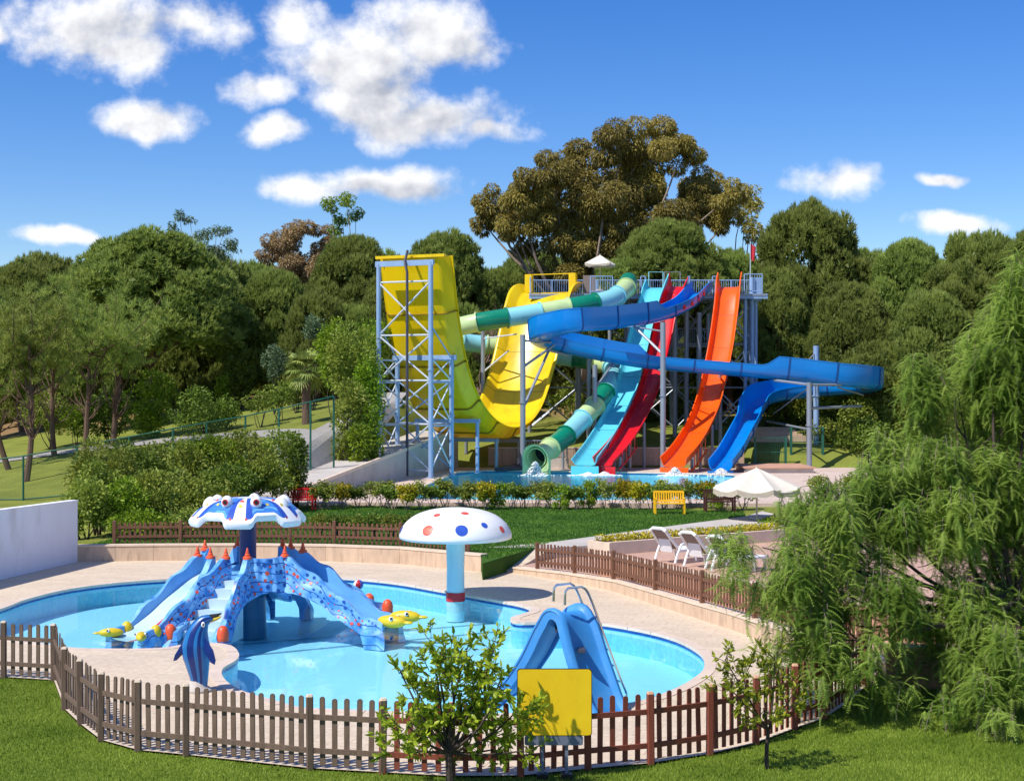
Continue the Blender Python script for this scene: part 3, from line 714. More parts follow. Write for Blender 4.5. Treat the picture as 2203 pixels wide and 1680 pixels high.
def sweep_sections(P, prof_fn, secs, mats, parent, name='slide_section', thick=.05, flange=.06, side_fixed=None, smooth=True):
    n = len(P) - 1; fr = frames(P, side_fixed); obs = []
    bounds = [round(n * k / secs) for k in range(secs + 1)]
    for k in range(secs):
        a, b = bounds[k], bounds[k + 1]; mb = MB(); rows = []
        for i in range(a, b + 1):
            s, u, t = fr[i]; lp = loop_profile(prof_fn(i / n), thick); rows.append([P[i] + s * q.x + u * q.y for q in lp])
        mb.grid(rows, wrap=True); m = len(rows[0])
        mb.add(rows[0], [list(range(m))]); mb.add(rows[-1], [list(range(m))[::-1]])
        if flange and k > 0:
            s, u, t = fr[a]; inner = prof_fn(a / n); lo = loop_profile(inner, thick + flange); mid = loop_profile(inner, thick * .6)
            h = len(inner)
            for off in (-.03,):
                r0 = [P[a] + t * -.035 + s * q.x + u * q.y for q in mid[h:]] ; r1 = [P[a] + t * -.035 + s * q.x + u * q.y for q in lo[h:]]
                r2 = [P[a] + t * .035 + s * q.x + u * q.y for q in lo[h:]]; r3 = [P[a] + t * .035 + s * q.x + u * q.y for q in mid[h:]]
                mb.grid([r0, r1, r2, r3], mi=1)
                iN = [P[a] + t * -.02 + s * q[0] + u * (q[1] + .004) for q in inner[1:-1]]; iM = [P[a] + t * .02 + s * q[0] + u * (q[1] + .004) for q in inner[1:-1]]; mb.grid([iN, iM], mi=1)
        mk = mats[k % len(mats)]; obs.append(mb.build(name, [mk, JM.get(mk.name, mk)], parent, smooth=smooth, angle=50))
    return obs
def footing(mb, p, r=.18): mb.lathe([(.001, .06), (r, .06), (r * 1.15, .0), (r * 1.15, -.6)], (p[0], p[1], p[2]), 10)
def column(parent, x, y, z0, z1, r, m, name='support_column'):
    mb = MB(); mb.tube([(x, y, z0), (x, y, z1)], r, 12); mb.lathe([(r, .0), (r * 1.7, 0), (r * 1.7, .05), (r, .05)], (x, y, z0 + .01), 12)
    k = (z0 + z1) / 2; mb.lathe([(r, -.04), (r * 1.35, -.04), (r * 1.35, .04), (r, .04)], (x, y, k), 12)
    return mb.build(name, m, parent, smooth=True)
def brace(parent, a, b, r, m, name='brace'):
    return MB().tube([a, b], r, 6).build(name, m, parent, smooth=True)

ZD = 11.95                                  # level of the launch deck
# --- yellow half-pipe
YA = Vector((-5.6, 83.5, 0)); Yd = Vector((.401, .916, 0)).normalized(); Yn = Vector((Yd.y, -Yd.x, 0))
def ypt(s, w, z): return YA + Yd * s + Yn * w + Vector((0, 0, z))
yel = thing('half_pipe_slide', 'huge yellow half pipe slide between two tall arms', 'water slide', ypt(8, 0, UZ))
prof = [(-.05, 12.75), (.3, 11.2), (.75, 9.5), (1.75, 7.0), (3.2, 5.0), (5.2, 3.55), (7.5, 2.75), (9.6, 2.55), (11.7, 2.85), (13.6, 3.75), (15.1, 5.2), (16.4, 7.0), (17.6, 9.2), (18.5, 10.9), (19.2, 11.75), (20.0, 12.05), (21.0, 12.08)]
YP = catmull([ypt(s, 0, z) for s, z in prof], 90)
def yprof(u):
    w = 1.78; return [(-w - .52, .62), (-w - .4, .66), (-w - .3, .62), (-w, .1), (-w + .15, 0), (w - .15, 0), (w, .1), (w + .3, .62), (w + .4, .66), (w + .52, .62)]
YPr = YP[::-1]                              # downhill first, so that the trough opens to the inside of the U
sweep_sections(YP, yprof, 10, [MT['yellow']], yel, 'slide_section', .06, .09, side_fixed=-Yn if False else Yn)
# rim lip over the near arm
MB().bar(ypt(-.12, -2.15, 12.85), ypt(-.12, 2.15, 12.85), .3, .16).build('top_lip', MT['yellow'], yel)
for w in (-1.62, 1.62):
    MB().box(ypt(20.6, w, 12.75), (.5, .35, 1.25), Matrix.Rotation(math.atan2(Yn.y, Yn.x), 3, 'Z')).build('gate_post', MT['yellow'], yel)
MB().bar(ypt(20.6, -1.8, 13.35), ypt(20.6, 1.8, 13.35), .06).build('gate_rail', MT['yellow'], yel)
# --- lattice tower carrying the near arm
lat = thing('lattice_tower', 'light blue steel lattice tower holding the yellow arm', 'tower', ypt(0, 0, UZ))
F0 = [(-.85, -1.62), (-.85, 1.62)]; R0 = [(1.55, -1.72), (1.55, 1.72)]
for s, w in F0: column(lat, *ypt(s, w, 0)[:2], UZ, 12.45, .135, MT['steel'], 'leg')
for s, w in R0: column(lat, *ypt(s, w, 0)[:2], UZ, 7.35, .135, MT['steel'], 'leg')
MB().bar(ypt(-.85, -1.8, 12.42), ypt(-.85, 1.8, 12.42), .18, .3).build('top_beam', MT['steel'], lat)
MB().bar(ypt(1.55, -2.0, 7.25), ypt(1.55, 2.0, 7.25), .18, .28).build('beam', MT['steel'], lat)
lv = [.9, 3.3, 5.7, 8.1, 10.95]
lev = [1.0, 3.55, 5.95, 8.45, 11.4]
for i, z in enumerate(lev):
    brace(lat, ypt(-.85, -1.62, z), ypt(-.85, 1.62, z), .05, MT['steelw'])
    if i:
        za = lev[i - 1]
        brace(lat, ypt(-.85, -1.62, za), ypt(-.85, 1.62, z), .05, MT['steelw']); brace(lat, ypt(-.87, 1.62, za), ypt(-.87, -1.62, z), .05, MT['steelw'])
for w in (-1, 1):
    for i in range(1, 4):
        za, zb = lev[i - 1], lev[i]
        if zb > 7: zb = 7.2
        brace(lat, ypt(-.85, w * 1.62, za), ypt(1.55, w * 1.72, zb), .045, MT['steelw']); brace(lat, ypt(1.55, w * 1.72, za), ypt(-.85, w * 1.62, zb), .045, MT['steelw'])
        brace(lat, ypt(-.85, w * 1.62, zb - .1), ypt(1.55, w * 1.72, zb - .1), .045, MT['steel'])
    brace(lat, ypt(1.55, w * 1.72, 7.2), ypt(-.85, w * 1.62, 9.0), .045, MT['steel'])
for i in range(1, 3):
    brace(lat, ypt(1.55, -1.72, lev[i - 1]), ypt(1.55, 1.72, lev[i]), .045, MT['steel']); brace(lat, ypt(1.57, 1.72, lev[i - 1]), ypt(1.57, -1.72, lev[i]), .045, MT['steel'])
    brace(lat, ypt(1.55, -1.72, lev[i]), ypt(1.55, 1.72, lev[i]), .045, MT['steel'])
MB().tube([ypt(-1.15, .32, .7), ypt(-1.15, .32, 11.9), ypt(-1.0, .1, 12.5), ypt(-.5, .0, 13.15)], .075, 8).build('feed_pipe', MT['darkpipe'], lat, smooth=True)
# portals under the lower part
for s, z, nm in ((4.5, 3.75, 0), (7.2, 2.55, 1), (11.2, 2.4, 2)):
    for w in (-1.95, 1.95): column(yel, *ypt(s, w, 0)[:2], UZ, z - .1, .11, MT['steel'] if nm == 0 else MT['steel2'], 'support_leg')
    MB().bar(ypt(s, -2.1, z - .12), ypt(s, 2.1, z - .12), .16, .22).build('support_beam', MT['steel'] if nm == 0 else MT['steel2'], yel)

# --- launch tower
tw = thing('launch_tower', 'grey blue steel launch tower with railings above the slides', 'tower', (9, 103, Hs(9, 103)))
DX = (1.2, 4.6, 8.0, 11.2, 14.0, 16.7)
MB().box((9.2, 103.2, ZD - .12), (16.0, 4.6, .12)).build('deck', MT['steel2'], tw)
for y in (101.0, 105.4): MB().box((9.2, y, ZD - .2), (16.1, .14, .34)).build('deck_beam', MT['steel'], tw)
for x in DX:
    for y in (102.6, 105.2):
        column(tw, x, y, Hs(x, y) - .2, ZD - .1, .14, MT['steel2'] if x < 16 else MT['steel'], 'column')
for (xa, xb) in zip(DX, DX[1:]):
    for y in (102.6, 105.2):
        for (za, zb) in ((2.8, 5.6), (5.6, 8.6), (8.6, 11.6)):
            brace(tw, (xa, y, za), (xb, y, zb), .05, MT['steelw' if xa > 12 else 'steel2']); brace(tw, (xb, y, za), (xa, y, zb), .05, MT['steelw' if xa > 12 else 'steel2'])
            brace(tw, (xa, y, zb), (xb, y, zb), .06, MT['steel2'])
for x in DX:
    for (za, zb) in ((2.8, 5.6), (5.6, 8.6), (8.6, 11.6)):
        brace(tw, (x, 102.6, za), (x, 105.2, zb), .05, MT['steel2'])
for x, y0, r0_ in ((10.9, 100.2, .15), (11.7, 100.4, .17), (12.5, 100.0, .17), (6.6, 101.0, .13), (13.3, 101.6, .12)):
    column(tw, x, y0, 2.0, ZD - .15 if x < 12 else 10.6, r0_, MT['steel2'], 'column')
for x, y0 in ((16.35, 102.0), (15.8, 101.4)):
    column(tw, x, y0, 1.8, ZD + 1.15 if x > 16 else ZD, .17 if x > 16 else .13, MT['steel'], 'corner_column')
MB().box((16.75, 102.2, ZD + .35), (.5, .35, 1.6)).build('control_cabinet', MT['steel'], tw)
def railing(parent, pts, z, h=1.15, sp=.16, m='steel', every=1.6):
    L = 0
    for a, b in zip(pts, pts[1:]):
        a, b = Vector((*a, z)), Vector((*b, z)); d = b - a; n = max(1, round(d.length / every))
        for k in range(n + 1):
            q = a.lerp(b, k / n); MB().tube([q, q + Vector((0, 0, h))], .045, 6).build('rail_post', MT[m], parent)
        for f in (1.0, .12): MB().tube([a + Vector((0, 0, h * f)), b + Vector((0, 0, h * f))], .035, 6).build('hand_rail', MT[m], parent)
        mb = MB(); nb = int(d.length / sp)
        for k in range(1, nb):
            q = a.lerp(b, k / nb); mb.box(q + Vector((0, 0, h * .56)), (.025, .025, h * .86))
        o = mb.build('baluster_row', MT[m], parent, fixn=False); o['kind'] = 'stuff'
railing(tw, [(1.25, 105.35), (17.0, 105.35)], ZD, 1.2)
railing(tw, [(1.25, 101.2), (1.25, 105.3)], ZD, 1.1)
railing(tw, [(5.3, 101.1), (6.8, 101.1)], ZD); railing(tw, [(8.7, 101.1), (9.0, 101.1)], ZD); railing(tw, [(11.9, 101.1), (12.0, 101.1)], ZD)
railing(tw, [(13.55, 101.1), (13.9, 101.1)], ZD); railing(tw, [(15.7, 101.1), (16.9, 101.1)], ZD, 1.3)
# middle landing and stair behind
MB().box((12.9, 104.0, 8.45), (3.2, 2.2, .1)).build('landing', MT['steel2'], tw); railing(tw, [(11.4, 102.95), (14.4, 102.95)], 8.5)
for k in range(18):
    MB().box((14.8 - k * .45 if k < 9 else 10.9 + (k - 9) * .4, 104.6 if k < 9 else 103.6, 3.2 + k * .29), (.42, .9, .05)).build('stair_tread', MT['steel2'], tw)
for f in ((9.6, 10.6), (10.7, 11.8)):
    MB().tube([(f[0], 105.0, ZD), (f[0], 105.0, ZD + 1.75), (f[1], 105.0, ZD + 1.75), (f[1], 105.0, ZD)], .04, 6).build('start_frame', MT['aqua'] if f[0] < 10 else MT['steel2'], tw)

def xyz(px): return [W(*p) if p[2] > 50 else Vector(p) for p in px]
# --- green tube slide
TP = xyz([(1352, 605, 101.3), (1343, 624, 99.0), (1312, 644, 97.2), (1250, 657, 96), (1140, 676, 95.2), (1050, 690, 94.8), (1000, 700, 95.2)]) + \
     [Vector((-4.75, 97.0, 9.25)), Vector((-4.9, 99.2, 8.95)), Vector((-3.2, 100.9, 8.65)), Vector((-.67, 101.3, 8.35)), Vector((3.4, 101.4, 7.7))] + \
     xyz([(1280, 779, 100.7), (1316, 790, 98.9), (1318, 815, 96.9), (1291, 860, 94.3), (1250, 905, 92), (1215, 940, 90.3), (1180, 967, 88.8), (1154, 985, 87.4)])
TPc = catmull(TP, 150)
tub = thing('tube_slide', 'winding tube slide in bands of dark green, pale green and aqua', 'water slide', (TPc[-1].x, TPc[-1].y, UZ))
def ring(r): return lambda u: None
def tube_sections(P, secs, r, mats):
    fr = frames(P); n = len(P) - 1; bounds = [round(n * k / secs) for k in range(secs + 1)]
    for k in range(secs):
        a, b = bounds[k], bounds[k + 1]; mb = MB(); R = []
        def circ(i, rr, dt=0):
            s, u, t = fr[i]; return [P[i] + t * dt + (s * math.cos(g) + u * math.sin(g)) * rr for g in [2 * math.pi * j / 20 for j in range(20)]]
        rows = [circ(a, r - .05)] + [circ(i, r - .05) for i in range(a + 1, b)] + [circ(b, r - .05)] + [circ(b, r)] + [circ(i, r) for i in range(b - 1, a, -1)] + [circ(a, r)] + [circ(a, r - .05)]
        mb.grid(rows, wrap=True)
        if k: mb.grid([circ(a, r - .01, -.05), circ(a, r + .09, -.05), circ(a, r + .09, .05), circ(a, r - .01, .05)], wrap=True)
        mb.build('tube_section', mats[k], tub, smooth=True, angle=50)
cyc = ['green', 'pale', 'aqua', 'green', 'pale', 'aqua', 'green', 'pale', 'aqua', 'green', 'pale', 'aqua', 'pale', 'pale', 'aqua', 'green', 'pale', 'aqua', 'aqua', 'green', 'pale', 'aqua', 'green', 'pale']
tube_sections(TPc, 24, .6, [MT[c] for c in cyc])
# flared mouth and skirt
e = TPc[-1]; t0 = (TPc[-1] - TPc[-4]).normalized(); s0 = t0.cross(Vector((0, 0, 1))).normalized(); u0 = s0.cross(t0)
def mc(rr, dt): return [e + t0 * dt + (s0 * math.cos(g) + u0 * math.sin(g)) * rr for g in [2 * math.pi * j / 24 for j in range(24)]]
MB().grid([mc(.6, -.5), mc(.66, -.3), mc(.84, .0), mc(.86, .12), mc(.76, .12), mc(.70, .0), mc(.56, -.35)], wrap=True).build('mouth_flare', MT['pale'], tub, smooth=True)
sk = MB(); c = e + t0 * .05
q = [c + s0 * a_ for a_ in (-.86, -.6, 0, .6, .86)]
top = [c + s0 * -.86 + u0 * -.05, c + s0 * -.62 + u0 * -.62, c + u0 * -.86, c + s0 * .62 + u0 * -.62, c + s0 * .86 + u0 * -.05]
for side_ in range(1):
    front = [p + Vector((t0.x, t0.y, 0)) * .06 for p in top] + [Vector((p.x + t0.x * .06, p.y + t0.y * .06, UZ - .1)) for p in reversed(top)]
    back = [p - Vector((t0.x, t0.y, 0)) * .25 for p in front]; n = len(front)
    sk.add(front + back, [list(range(n)), list(range(n, 2 * n))[::-1]] + [[i, n + i, n + (i + 1) % n, (i + 1) % n] for i in range(n)])
sk.build('mouth_skirt', MT['pale'], tub)
MB().add(mc(.53, -1.0), [list(range(24))]).build('bore_shade_disc', MT['boreshade'], tub)  # added disc across the hollow tube, its shade painted as colour
column(tub, -1.9, 98.2, 2.2, 9.6, .14, MT['steel2']); brace(tub, (-1.9, 98.2, 8.8), (.3, 95.8, 9.0), .05, MT['steelw']); brace(tub, (-1.9, 98.2, 6.6), (-.2, 97.5, 8.0), .06, MT['steelw'])
column(tub, 4.9, 95.6, 1.7, 4.4, .1, MT['steel2']); column(tub, 3.1, 91.0, UZ, 2.2, .08, MT['steel2'])

# --- teal, red and orange drop slides
def drop(name, label, pts, m, wl, hl, hr, secs=7):
    P = catmull(xyz(pts), 70); t = thing(name, label, 'water slide', (P[-1].x, P[-1].y, UZ))
    def pf(u):
        k = min(u / .05, 1.0); e_ = 1 + .9 * max(0, 1 - u / .06)
        return flat_trough(wl, hl * e_, hr * e_)
    sweep_sections(P, pf, secs, [m], t)
    # closing skirt at the foot
    e = P[-1]; d = (P[-1] - P[-3]); d.z = 0; d.normalize(); s = Vector((-d.y, d.x, 0))
    MB().box((e + d * -.04) * 1.0 - Vector((0, 0, (e.z - UZ) / 2 + .13)), (2 * wl + .18, .1, e.z - UZ + .12), Matrix.Rotation(math.atan2(s.y, s.x), 3, 'Z')).build('foot_skirt', m, t)
    for k, r in ((46, .09), (57, .09), (64, .08)):
        p = P[k]
        for sg in (-1, 1):
            q = p + s * sg * wl * .8; g = 1.5 if q.y > 93.6 else UZ
            column(t, q.x, q.y, g - .1, p.z - .05, r, MT['steel2'])
    return t, P
teal, TPth = drop('teal_slide', 'pale teal open drop slide joined side by side with the red one', [(1416, 619, 101.1), (1409, 628, 100.3), (1398, 660, 99.5), (1385, 703, 98.6), (1366, 780, 96.9), (1346, 850, 95), (1316, 914, 92.6), (1287, 962, 90), (1258, 1000, 87.2)], MT['teal'], .74, .5, .34)
redt, RP = drop('red_slide', 'red open drop slide joined side by side with the teal one', [(1462, 617, 101.1), (1454, 627, 100.3), (1443, 660, 99.5), (1432, 703, 98.6), (1416, 780, 96.9), (1396, 850, 95), (1366, 914, 92.6), (1334, 962, 90), (1299, 1001, 87.2)], MT['red'], .60, .34, .5)
orng, OP = drop('orange_slide', 'bright orange open drop slide beside the blue spiral', [(1571, 618, 101.1), (1568, 628, 100.4), (1563, 680, 99.3), (1552, 760, 97.5), (1538, 830, 95.8), (1521, 890, 93.8), (1500, 936, 91.8), (1476, 974, 89.5), (1450, 1003, 87.2)], MT['orange'], .76, .55, .55)
# window cut frames on the run-out side of the red and orange slides
for (P, t, m, wl) in ((RP, redt, MT['red'], .60), (OP, orng, MT['orange'], .76)):
    for k in range(56, 66, 3):
        p = P[k]; d = (P[k + 1] - P[k - 1]); d.z = 0; d.normalize(); s = Vector((-d.y, d.x, 0)); q = p + s * (wl + .1)
        MB().box(q + Vector((0, 0, -.1)), (.06, .06, .95)).build('side_strut', m, t)
    a, b = P[54], P[67]; s = Vector((-(b - a).normalized().y, (b - a).normalized().x, 0)) * (wl + .1)
    MB().tube([P[k] + s + Vector((0, 0, -.5)) for k in range(54, 68)], .06, 6).build('lower_rail', m, t)

# --- blue spiral slide
def arc(cx, cy, r, a0, a1, z0, z1, n=7): return [Vector((cx + r * math.cos(math.radians(a0 + (a1 - a0) * k / n)), cy + r * math.sin(math.radians(a0 + (a1 - a0) * k / n)), z0 + (z1 - z0) * k / n)) for k in range(n + 1)]
BPts = [W(1512, 631, 101.2), W(1503, 637, 100.2), W(1471, 668, 98.0), W(1402, 694, 95.2), W(1302, 708, 92.0)] + arc(4.0, 92.6, 2.3, 270, 90, 8.98, 7.65) + \
       [Vector((6.2, 94.85, 7.2)), Vector((8.75, 94.7, 6.8)), Vector((13.1, 94.4, 6.42)), Vector((17.3, 94.1, 6.08))] + arc(20.3, 97.0, 3.0, -90, 90, 5.72, 5.0) + \
       [Vector((18.0, 99.6, 4.75)), Vector((16.4, 98.3, 4.4)), Vector((15.5, 96.0, 3.75)), Vector((14.5, 93.0, 2.75)), Vector((13.3, 90.0, 1.5)), Vector((12.6, 88.3, .98)), Vector((12.15, 87.1, .72))]
BP = catmull(BPts, 200)
blue = thing('spiral_slide', 'long blue open slide sweeping out in two wide loops', 'water slide', (12.15, 87.1, UZ))
# distances along the path where each curve starts and ends
def frac(p): return min(range(201), key=lambda i: (BP[i] - p).length) / 200
ua, ub = frac(W(1402, 694, 95.2)), frac(Vector((8.0, 94.75, 6.95))); uc, ud_ = frac(Vector((16.6, 94.1, 6.1))), frac(Vector((18.0, 99.6, 4.75))); ue, uf = frac(Vector((18.6, 99.8, 4.8))), frac(Vector((15.2, 95.1, 3.4)))
def bl(u, a, b, e=.012): return max(0, min(1, (u - a + e) / e, (b + e - u) / e))
def bprof(u):
    hl = .8 + .6 * bl(u, ua, ub); hr = .8 + .6 * max(bl(u, uf + 1, uf + 2), 0)
    # left-hand bends have their high wall on the right and the other way round
    hr = .8 + .6 * max(bl(u, uc, ud_), bl(u, ue, uf)); end = max(0, (u - .93) / .07)
    st = .5 * max(0, 1 - u / .04)
    return trough(.66, hl * (1 - .15 * end) + st * .0, hr * (1 - .15 * end))
sweep_sections(BP, bprof, 22, [MT['blue']], blue, thick=.05, flange=.05)
MB().box((12.13, 87.05, UZ - .02), (1.5, .1, .3)).build('foot_skirt', MT['blue'], blue)
for k in range(4):
    u = .03 + k * .016; i = int(u * 200); fr = frames(BP)[i]; p = BP[i] - fr[0] * .725 + fr[1] * (.45)
    MB().box(p, (.02, .3, .26), Matrix((fr[0], fr[2], fr[1])).transposed()).build('red_marking', MT['red'], blue)
def arm(p, q, r=.07): brace(blue, p, q, r, MT['steel2'], 'support_arm')
column(blue, .65, 90.0, UZ, 8.75, .17, MT['steel2']); arm((.65, 90, 8.4), (2.4, 92.4, 8.35)); arm((.65, 90, 6.8), (2.6, 92.0, 8.2), .09); arm((.65, 90, 4.3), (2.3, 93.4, 7.9), .09)
arm((2.3, 93.4, 7.9), (3.6, 94.6, 7.6))
column(blue, 9.2, 91.2, UZ, 9.55, .17, MT['steel2']); arm((9.2, 91.2, 7.6), (7.6, 93.2, 9.4), .09); arm((9.2, 91.2, 9.0), (7.9, 93.0, 9.3), .05); arm((9.2, 91.2, 6.6), (9.2, 94.4, 6.7), .08)
column(blue, 5.15, 93.0, UZ + .9, 7.0, .15, MT['steel2']); arm((5.15, 93, 5.5), (6.4, 94.8, 7.1), .07)
column(blue, 5.0, 97.4, 1.6, 8.3, .15, MT['steel2'])
column(blue, 13.4, 96.3, 1.6, 6.4, .13, MT['steel2']); arm((13.4, 96.3, 6.2), (13.2, 94.4, 6.4), .07)
column(blue, 19.75, 97.2, 1.8, 8.3, .19, MT['steel']); arm((19.75, 97.2, 7.9), (18.3, 96.0, 6.6), .04); arm((19.75, 97.2, 7.4), (20.6, 94.6, 6.4), .04)
column(blue, 18.35, 92.4, UZ, 5.9, .17, MT['steel2']); arm((18.35, 92.4, 5.75), (16.4, 93.8, 6.05), .08); arm((18.35, 92.4, 5.75), (20.6, 93.6, 5.75), .08); arm((18.35, 92.4, 4.3), (22.2, 95.2, 4.4), .09); arm((18.35, 92.4, 3.0), (16.6, 97.6, 3.4), .07)
arm((20.4, 93.8, 5.6), (22.4, 95.4, 5.1), .05); arm((18.35, 92.4, 5.6), (16.8, 96.2, 3.9), .04)

# splashes at the slide ends
def splash(p, r, lab, h=.35):
    P = []; pts = []
    n = 420; a = rng.uniform(0, 2 * np.pi, n); d = np.abs(rng.normal(0, r * .55, n)); z = np.maximum(0, h * np.exp(-(d / (r * .45)) ** 2) * rng.uniform(.2, 1, n))
    s = rng.uniform(.02, .075, n); V = []; F = []
    base = np.array([[1, 0, 0], [-1, 0, 0], [0, 1, 0], [0, -1, 0], [0, 0, 1], [0, 0, -1]], float); fs = np.array([[0, 2, 4], [2, 1, 4], [1, 3, 4], [3, 0, 4], [2, 0, 5], [1, 2, 5], [3, 1, 5], [0, 3, 5]])
    c = np.stack([p[0] + np.cos(a) * d * 1.2, p[1] - np.abs(np.sin(a)) * d, UZ - .1 + z], -1)
    V = (c[:, None, :] + base[None] * s[:, None, None] * np.array([1.4, 1.4, .7])).reshape(-1, 3); F = (fs[None] + (np.arange(n) * 6)[:, None, None]).reshape(-1, 3)
    o = link('water_splash', npmesh('water_splash', V, F), MT['white']); tag(o, lab, 'splash', kind='stuff')
splash((1.35, 86.6), .7, 'white splash below the green tube mouth', .8)
splash((4.4, 86.6), .7, 'white splash below the teal slide', .15); splash((5.35, 86.6), .6, 'white splash below the red slide', .2)
splash((9.4, 86.5), .7, 'white splash below the orange slide', .45); splash((12.1, 86.5), .8, 'white splash below the blue slide', .4)
# ------------------------------------------------------------------ octopus slide in the paddling pool
MT['octo'] = None
def octomat():
    m = bpy.data.materials.new('octopus_skin'); m.use_nodes = True; nt = m.node_tree; N = nt.nodes; L = nt.links.new
    b = N['Principled BSDF']; b.inputs['Roughness'].default_value = .35
    uv = N.new('ShaderNodeUVMap'); sp = N.new('ShaderNodeSeparateXYZ'); L(uv.outputs[0], sp.inputs[0])
    tc = N.new('ShaderNodeTexCoord'); nz = N.new('ShaderNodeTexNoise'); nz.inputs['Scale'].default_value = 3.2; nz.inputs['Detail'].default_value = 3; L(tc.outputs['Object'], nz.inputs['Vector'])
    sn = N.new('ShaderNodeMath'); sn.operation = 'SINE'; mu = N.new('ShaderNodeMath'); mu.operation = 'MULTIPLY'; L(sp.outputs[0], mu.inputs[0]); mu.inputs[1].default_value = 9.0; L(mu.outputs[0], sn.inputs[0])
    a1 = N.new('ShaderNodeMath'); a1.operation = 'MULTIPLY_ADD'; L(sn.outputs[0], a1.inputs[0]); a1.inputs[1].default_value = .035; L(sp.outputs[1], a1.inputs[2])
    a2 = N.new('ShaderNodeMath'); a2.operation = 'MULTIPLY_ADD'; L(nz.outputs[0], a2.inputs[0]); a2.inputs[1].default_value = .10; L(a1.outputs[0], a2.inputs[2])
    pp = N.new('ShaderNodeMath'); pp.operation = 'PINGPONG'; L(a2.outputs[0], pp.inputs[0]); pp.inputs[1].default_value = .11
    lt = N.new('ShaderNodeMapRange'); L(pp.outputs[0], lt.inputs[0]); lt.inputs[1].default_value = .006; lt.inputs[2].default_value = .017
    r = N.new('ShaderNodeMapRange'); L(nz.outputs[0], r.inputs[0]); r.inputs[1].default_value = .35; r.inputs[2].default_value = .65
    c = N.new('ShaderNodeMix'); c.data_type = 'RGBA'; L(r.outputs[0], c.inputs[0]); c.inputs[6].default_value = S(66, 138, 214); c.inputs[7].default_value = S(140, 196, 242)
    d = N.new('ShaderNodeMix'); d.data_type = 'RGBA'; L(lt.outputs[0], d.inputs[0]); d.inputs[6].default_value = S(24, 76, 150); L(c.outputs[2], d.inputs[7]); L(d.outputs[2], b.inputs['Base Color'])
    return m
MT['octo'] = octomat()
MT['octoin'] = mat('octopus_inner', S(112, 176, 226), .3, .08, 1.5, dirt=(S(70, 140, 205), 1.2, .6))
MT['teal_dark'] = mat('dark_teal_shell', S(20, 96, 140), .35, .15, 2)
MT['chute'] = mat('chute_floor', S(190, 212, 222), .3, .06, 2, dirt=(S(120, 178, 222), 1.1, .8))
MT['navyc'] = mat('navy_column', S(16, 46, 104), .3, .15, 2)
MT['orangehorn'] = mat('orange_paint', S(232, 88, 44), .4, .1, 6)
MT['spoto'] = mat('orange_spot', S(224, 84, 60), .4, .1, 6)
MT['spotb'] = mat('dark_blue_spot', S(30, 82, 160), .4, .1, 6)
MT['fishy'] = mat('fish_yellow', S(224, 190, 30), .4, .15, 5, dirt=(S(120, 140, 40), 5, .6))
MT['black'] = mat('black_paint', S(24, 22, 24), .4, .1)
MT['redp'] = mat('red_paint', S(190, 36, 44), .4, .1)
MT['capblue'] = mat('canopy_blue', S(64, 128, 208), .3, .12, 4)
MT['caplight'] = mat('canopy_light_blue', S(104, 170, 224), .3, .12, 4)
MT['capnavy'] = mat('canopy_violet_blue', S(52, 88, 182), .3, .12, 4)
MT['yel2'] = mat('yellow_spot', S(226, 196, 60), .4)

OC = Vector((-6.42, 36.4, 0)); WZ = -.095
oc = thing('octopus_slide', 'blue spotted octopus shaped play slide with canopy head and tentacle chutes', 'play slide', (OC.x, OC.y, WZ))
def disc(mb, c, nrm, r, mi=0, n=9, lift=.006):
    nrm = nrm.normalized(); a = nrm.orthogonal().normalized(); b = nrm.cross(a)
    mb.add([c + nrm * lift] + [c + nrm * lift + (a * math.cos(2 * math.pi * k / n) + b * math.sin(2 * math.pi * k / n)) * r for k in range(n)], [(0, 1 + k, 1 + (k + 1) % n) for k in range(n)], mi)
MB().tube([OC + Vector((0, 0, -.6)), OC + Vector((0, 0, 2.35))], .2, 20).build('column', MT['navyc'], oc, smooth=True)
MB().lathe([(.001, .98), (1.38, .98), (1.38, 1.06), (.001, 1.06)], OC, 32).build('platform', MT['octoin'], oc)
MB().lathe([(.45, -.6), (.42, .4), (.8, .85), (1.34, .98)], OC, 32).build('platform_drum', MT['teal_dark'], oc, smooth=True)
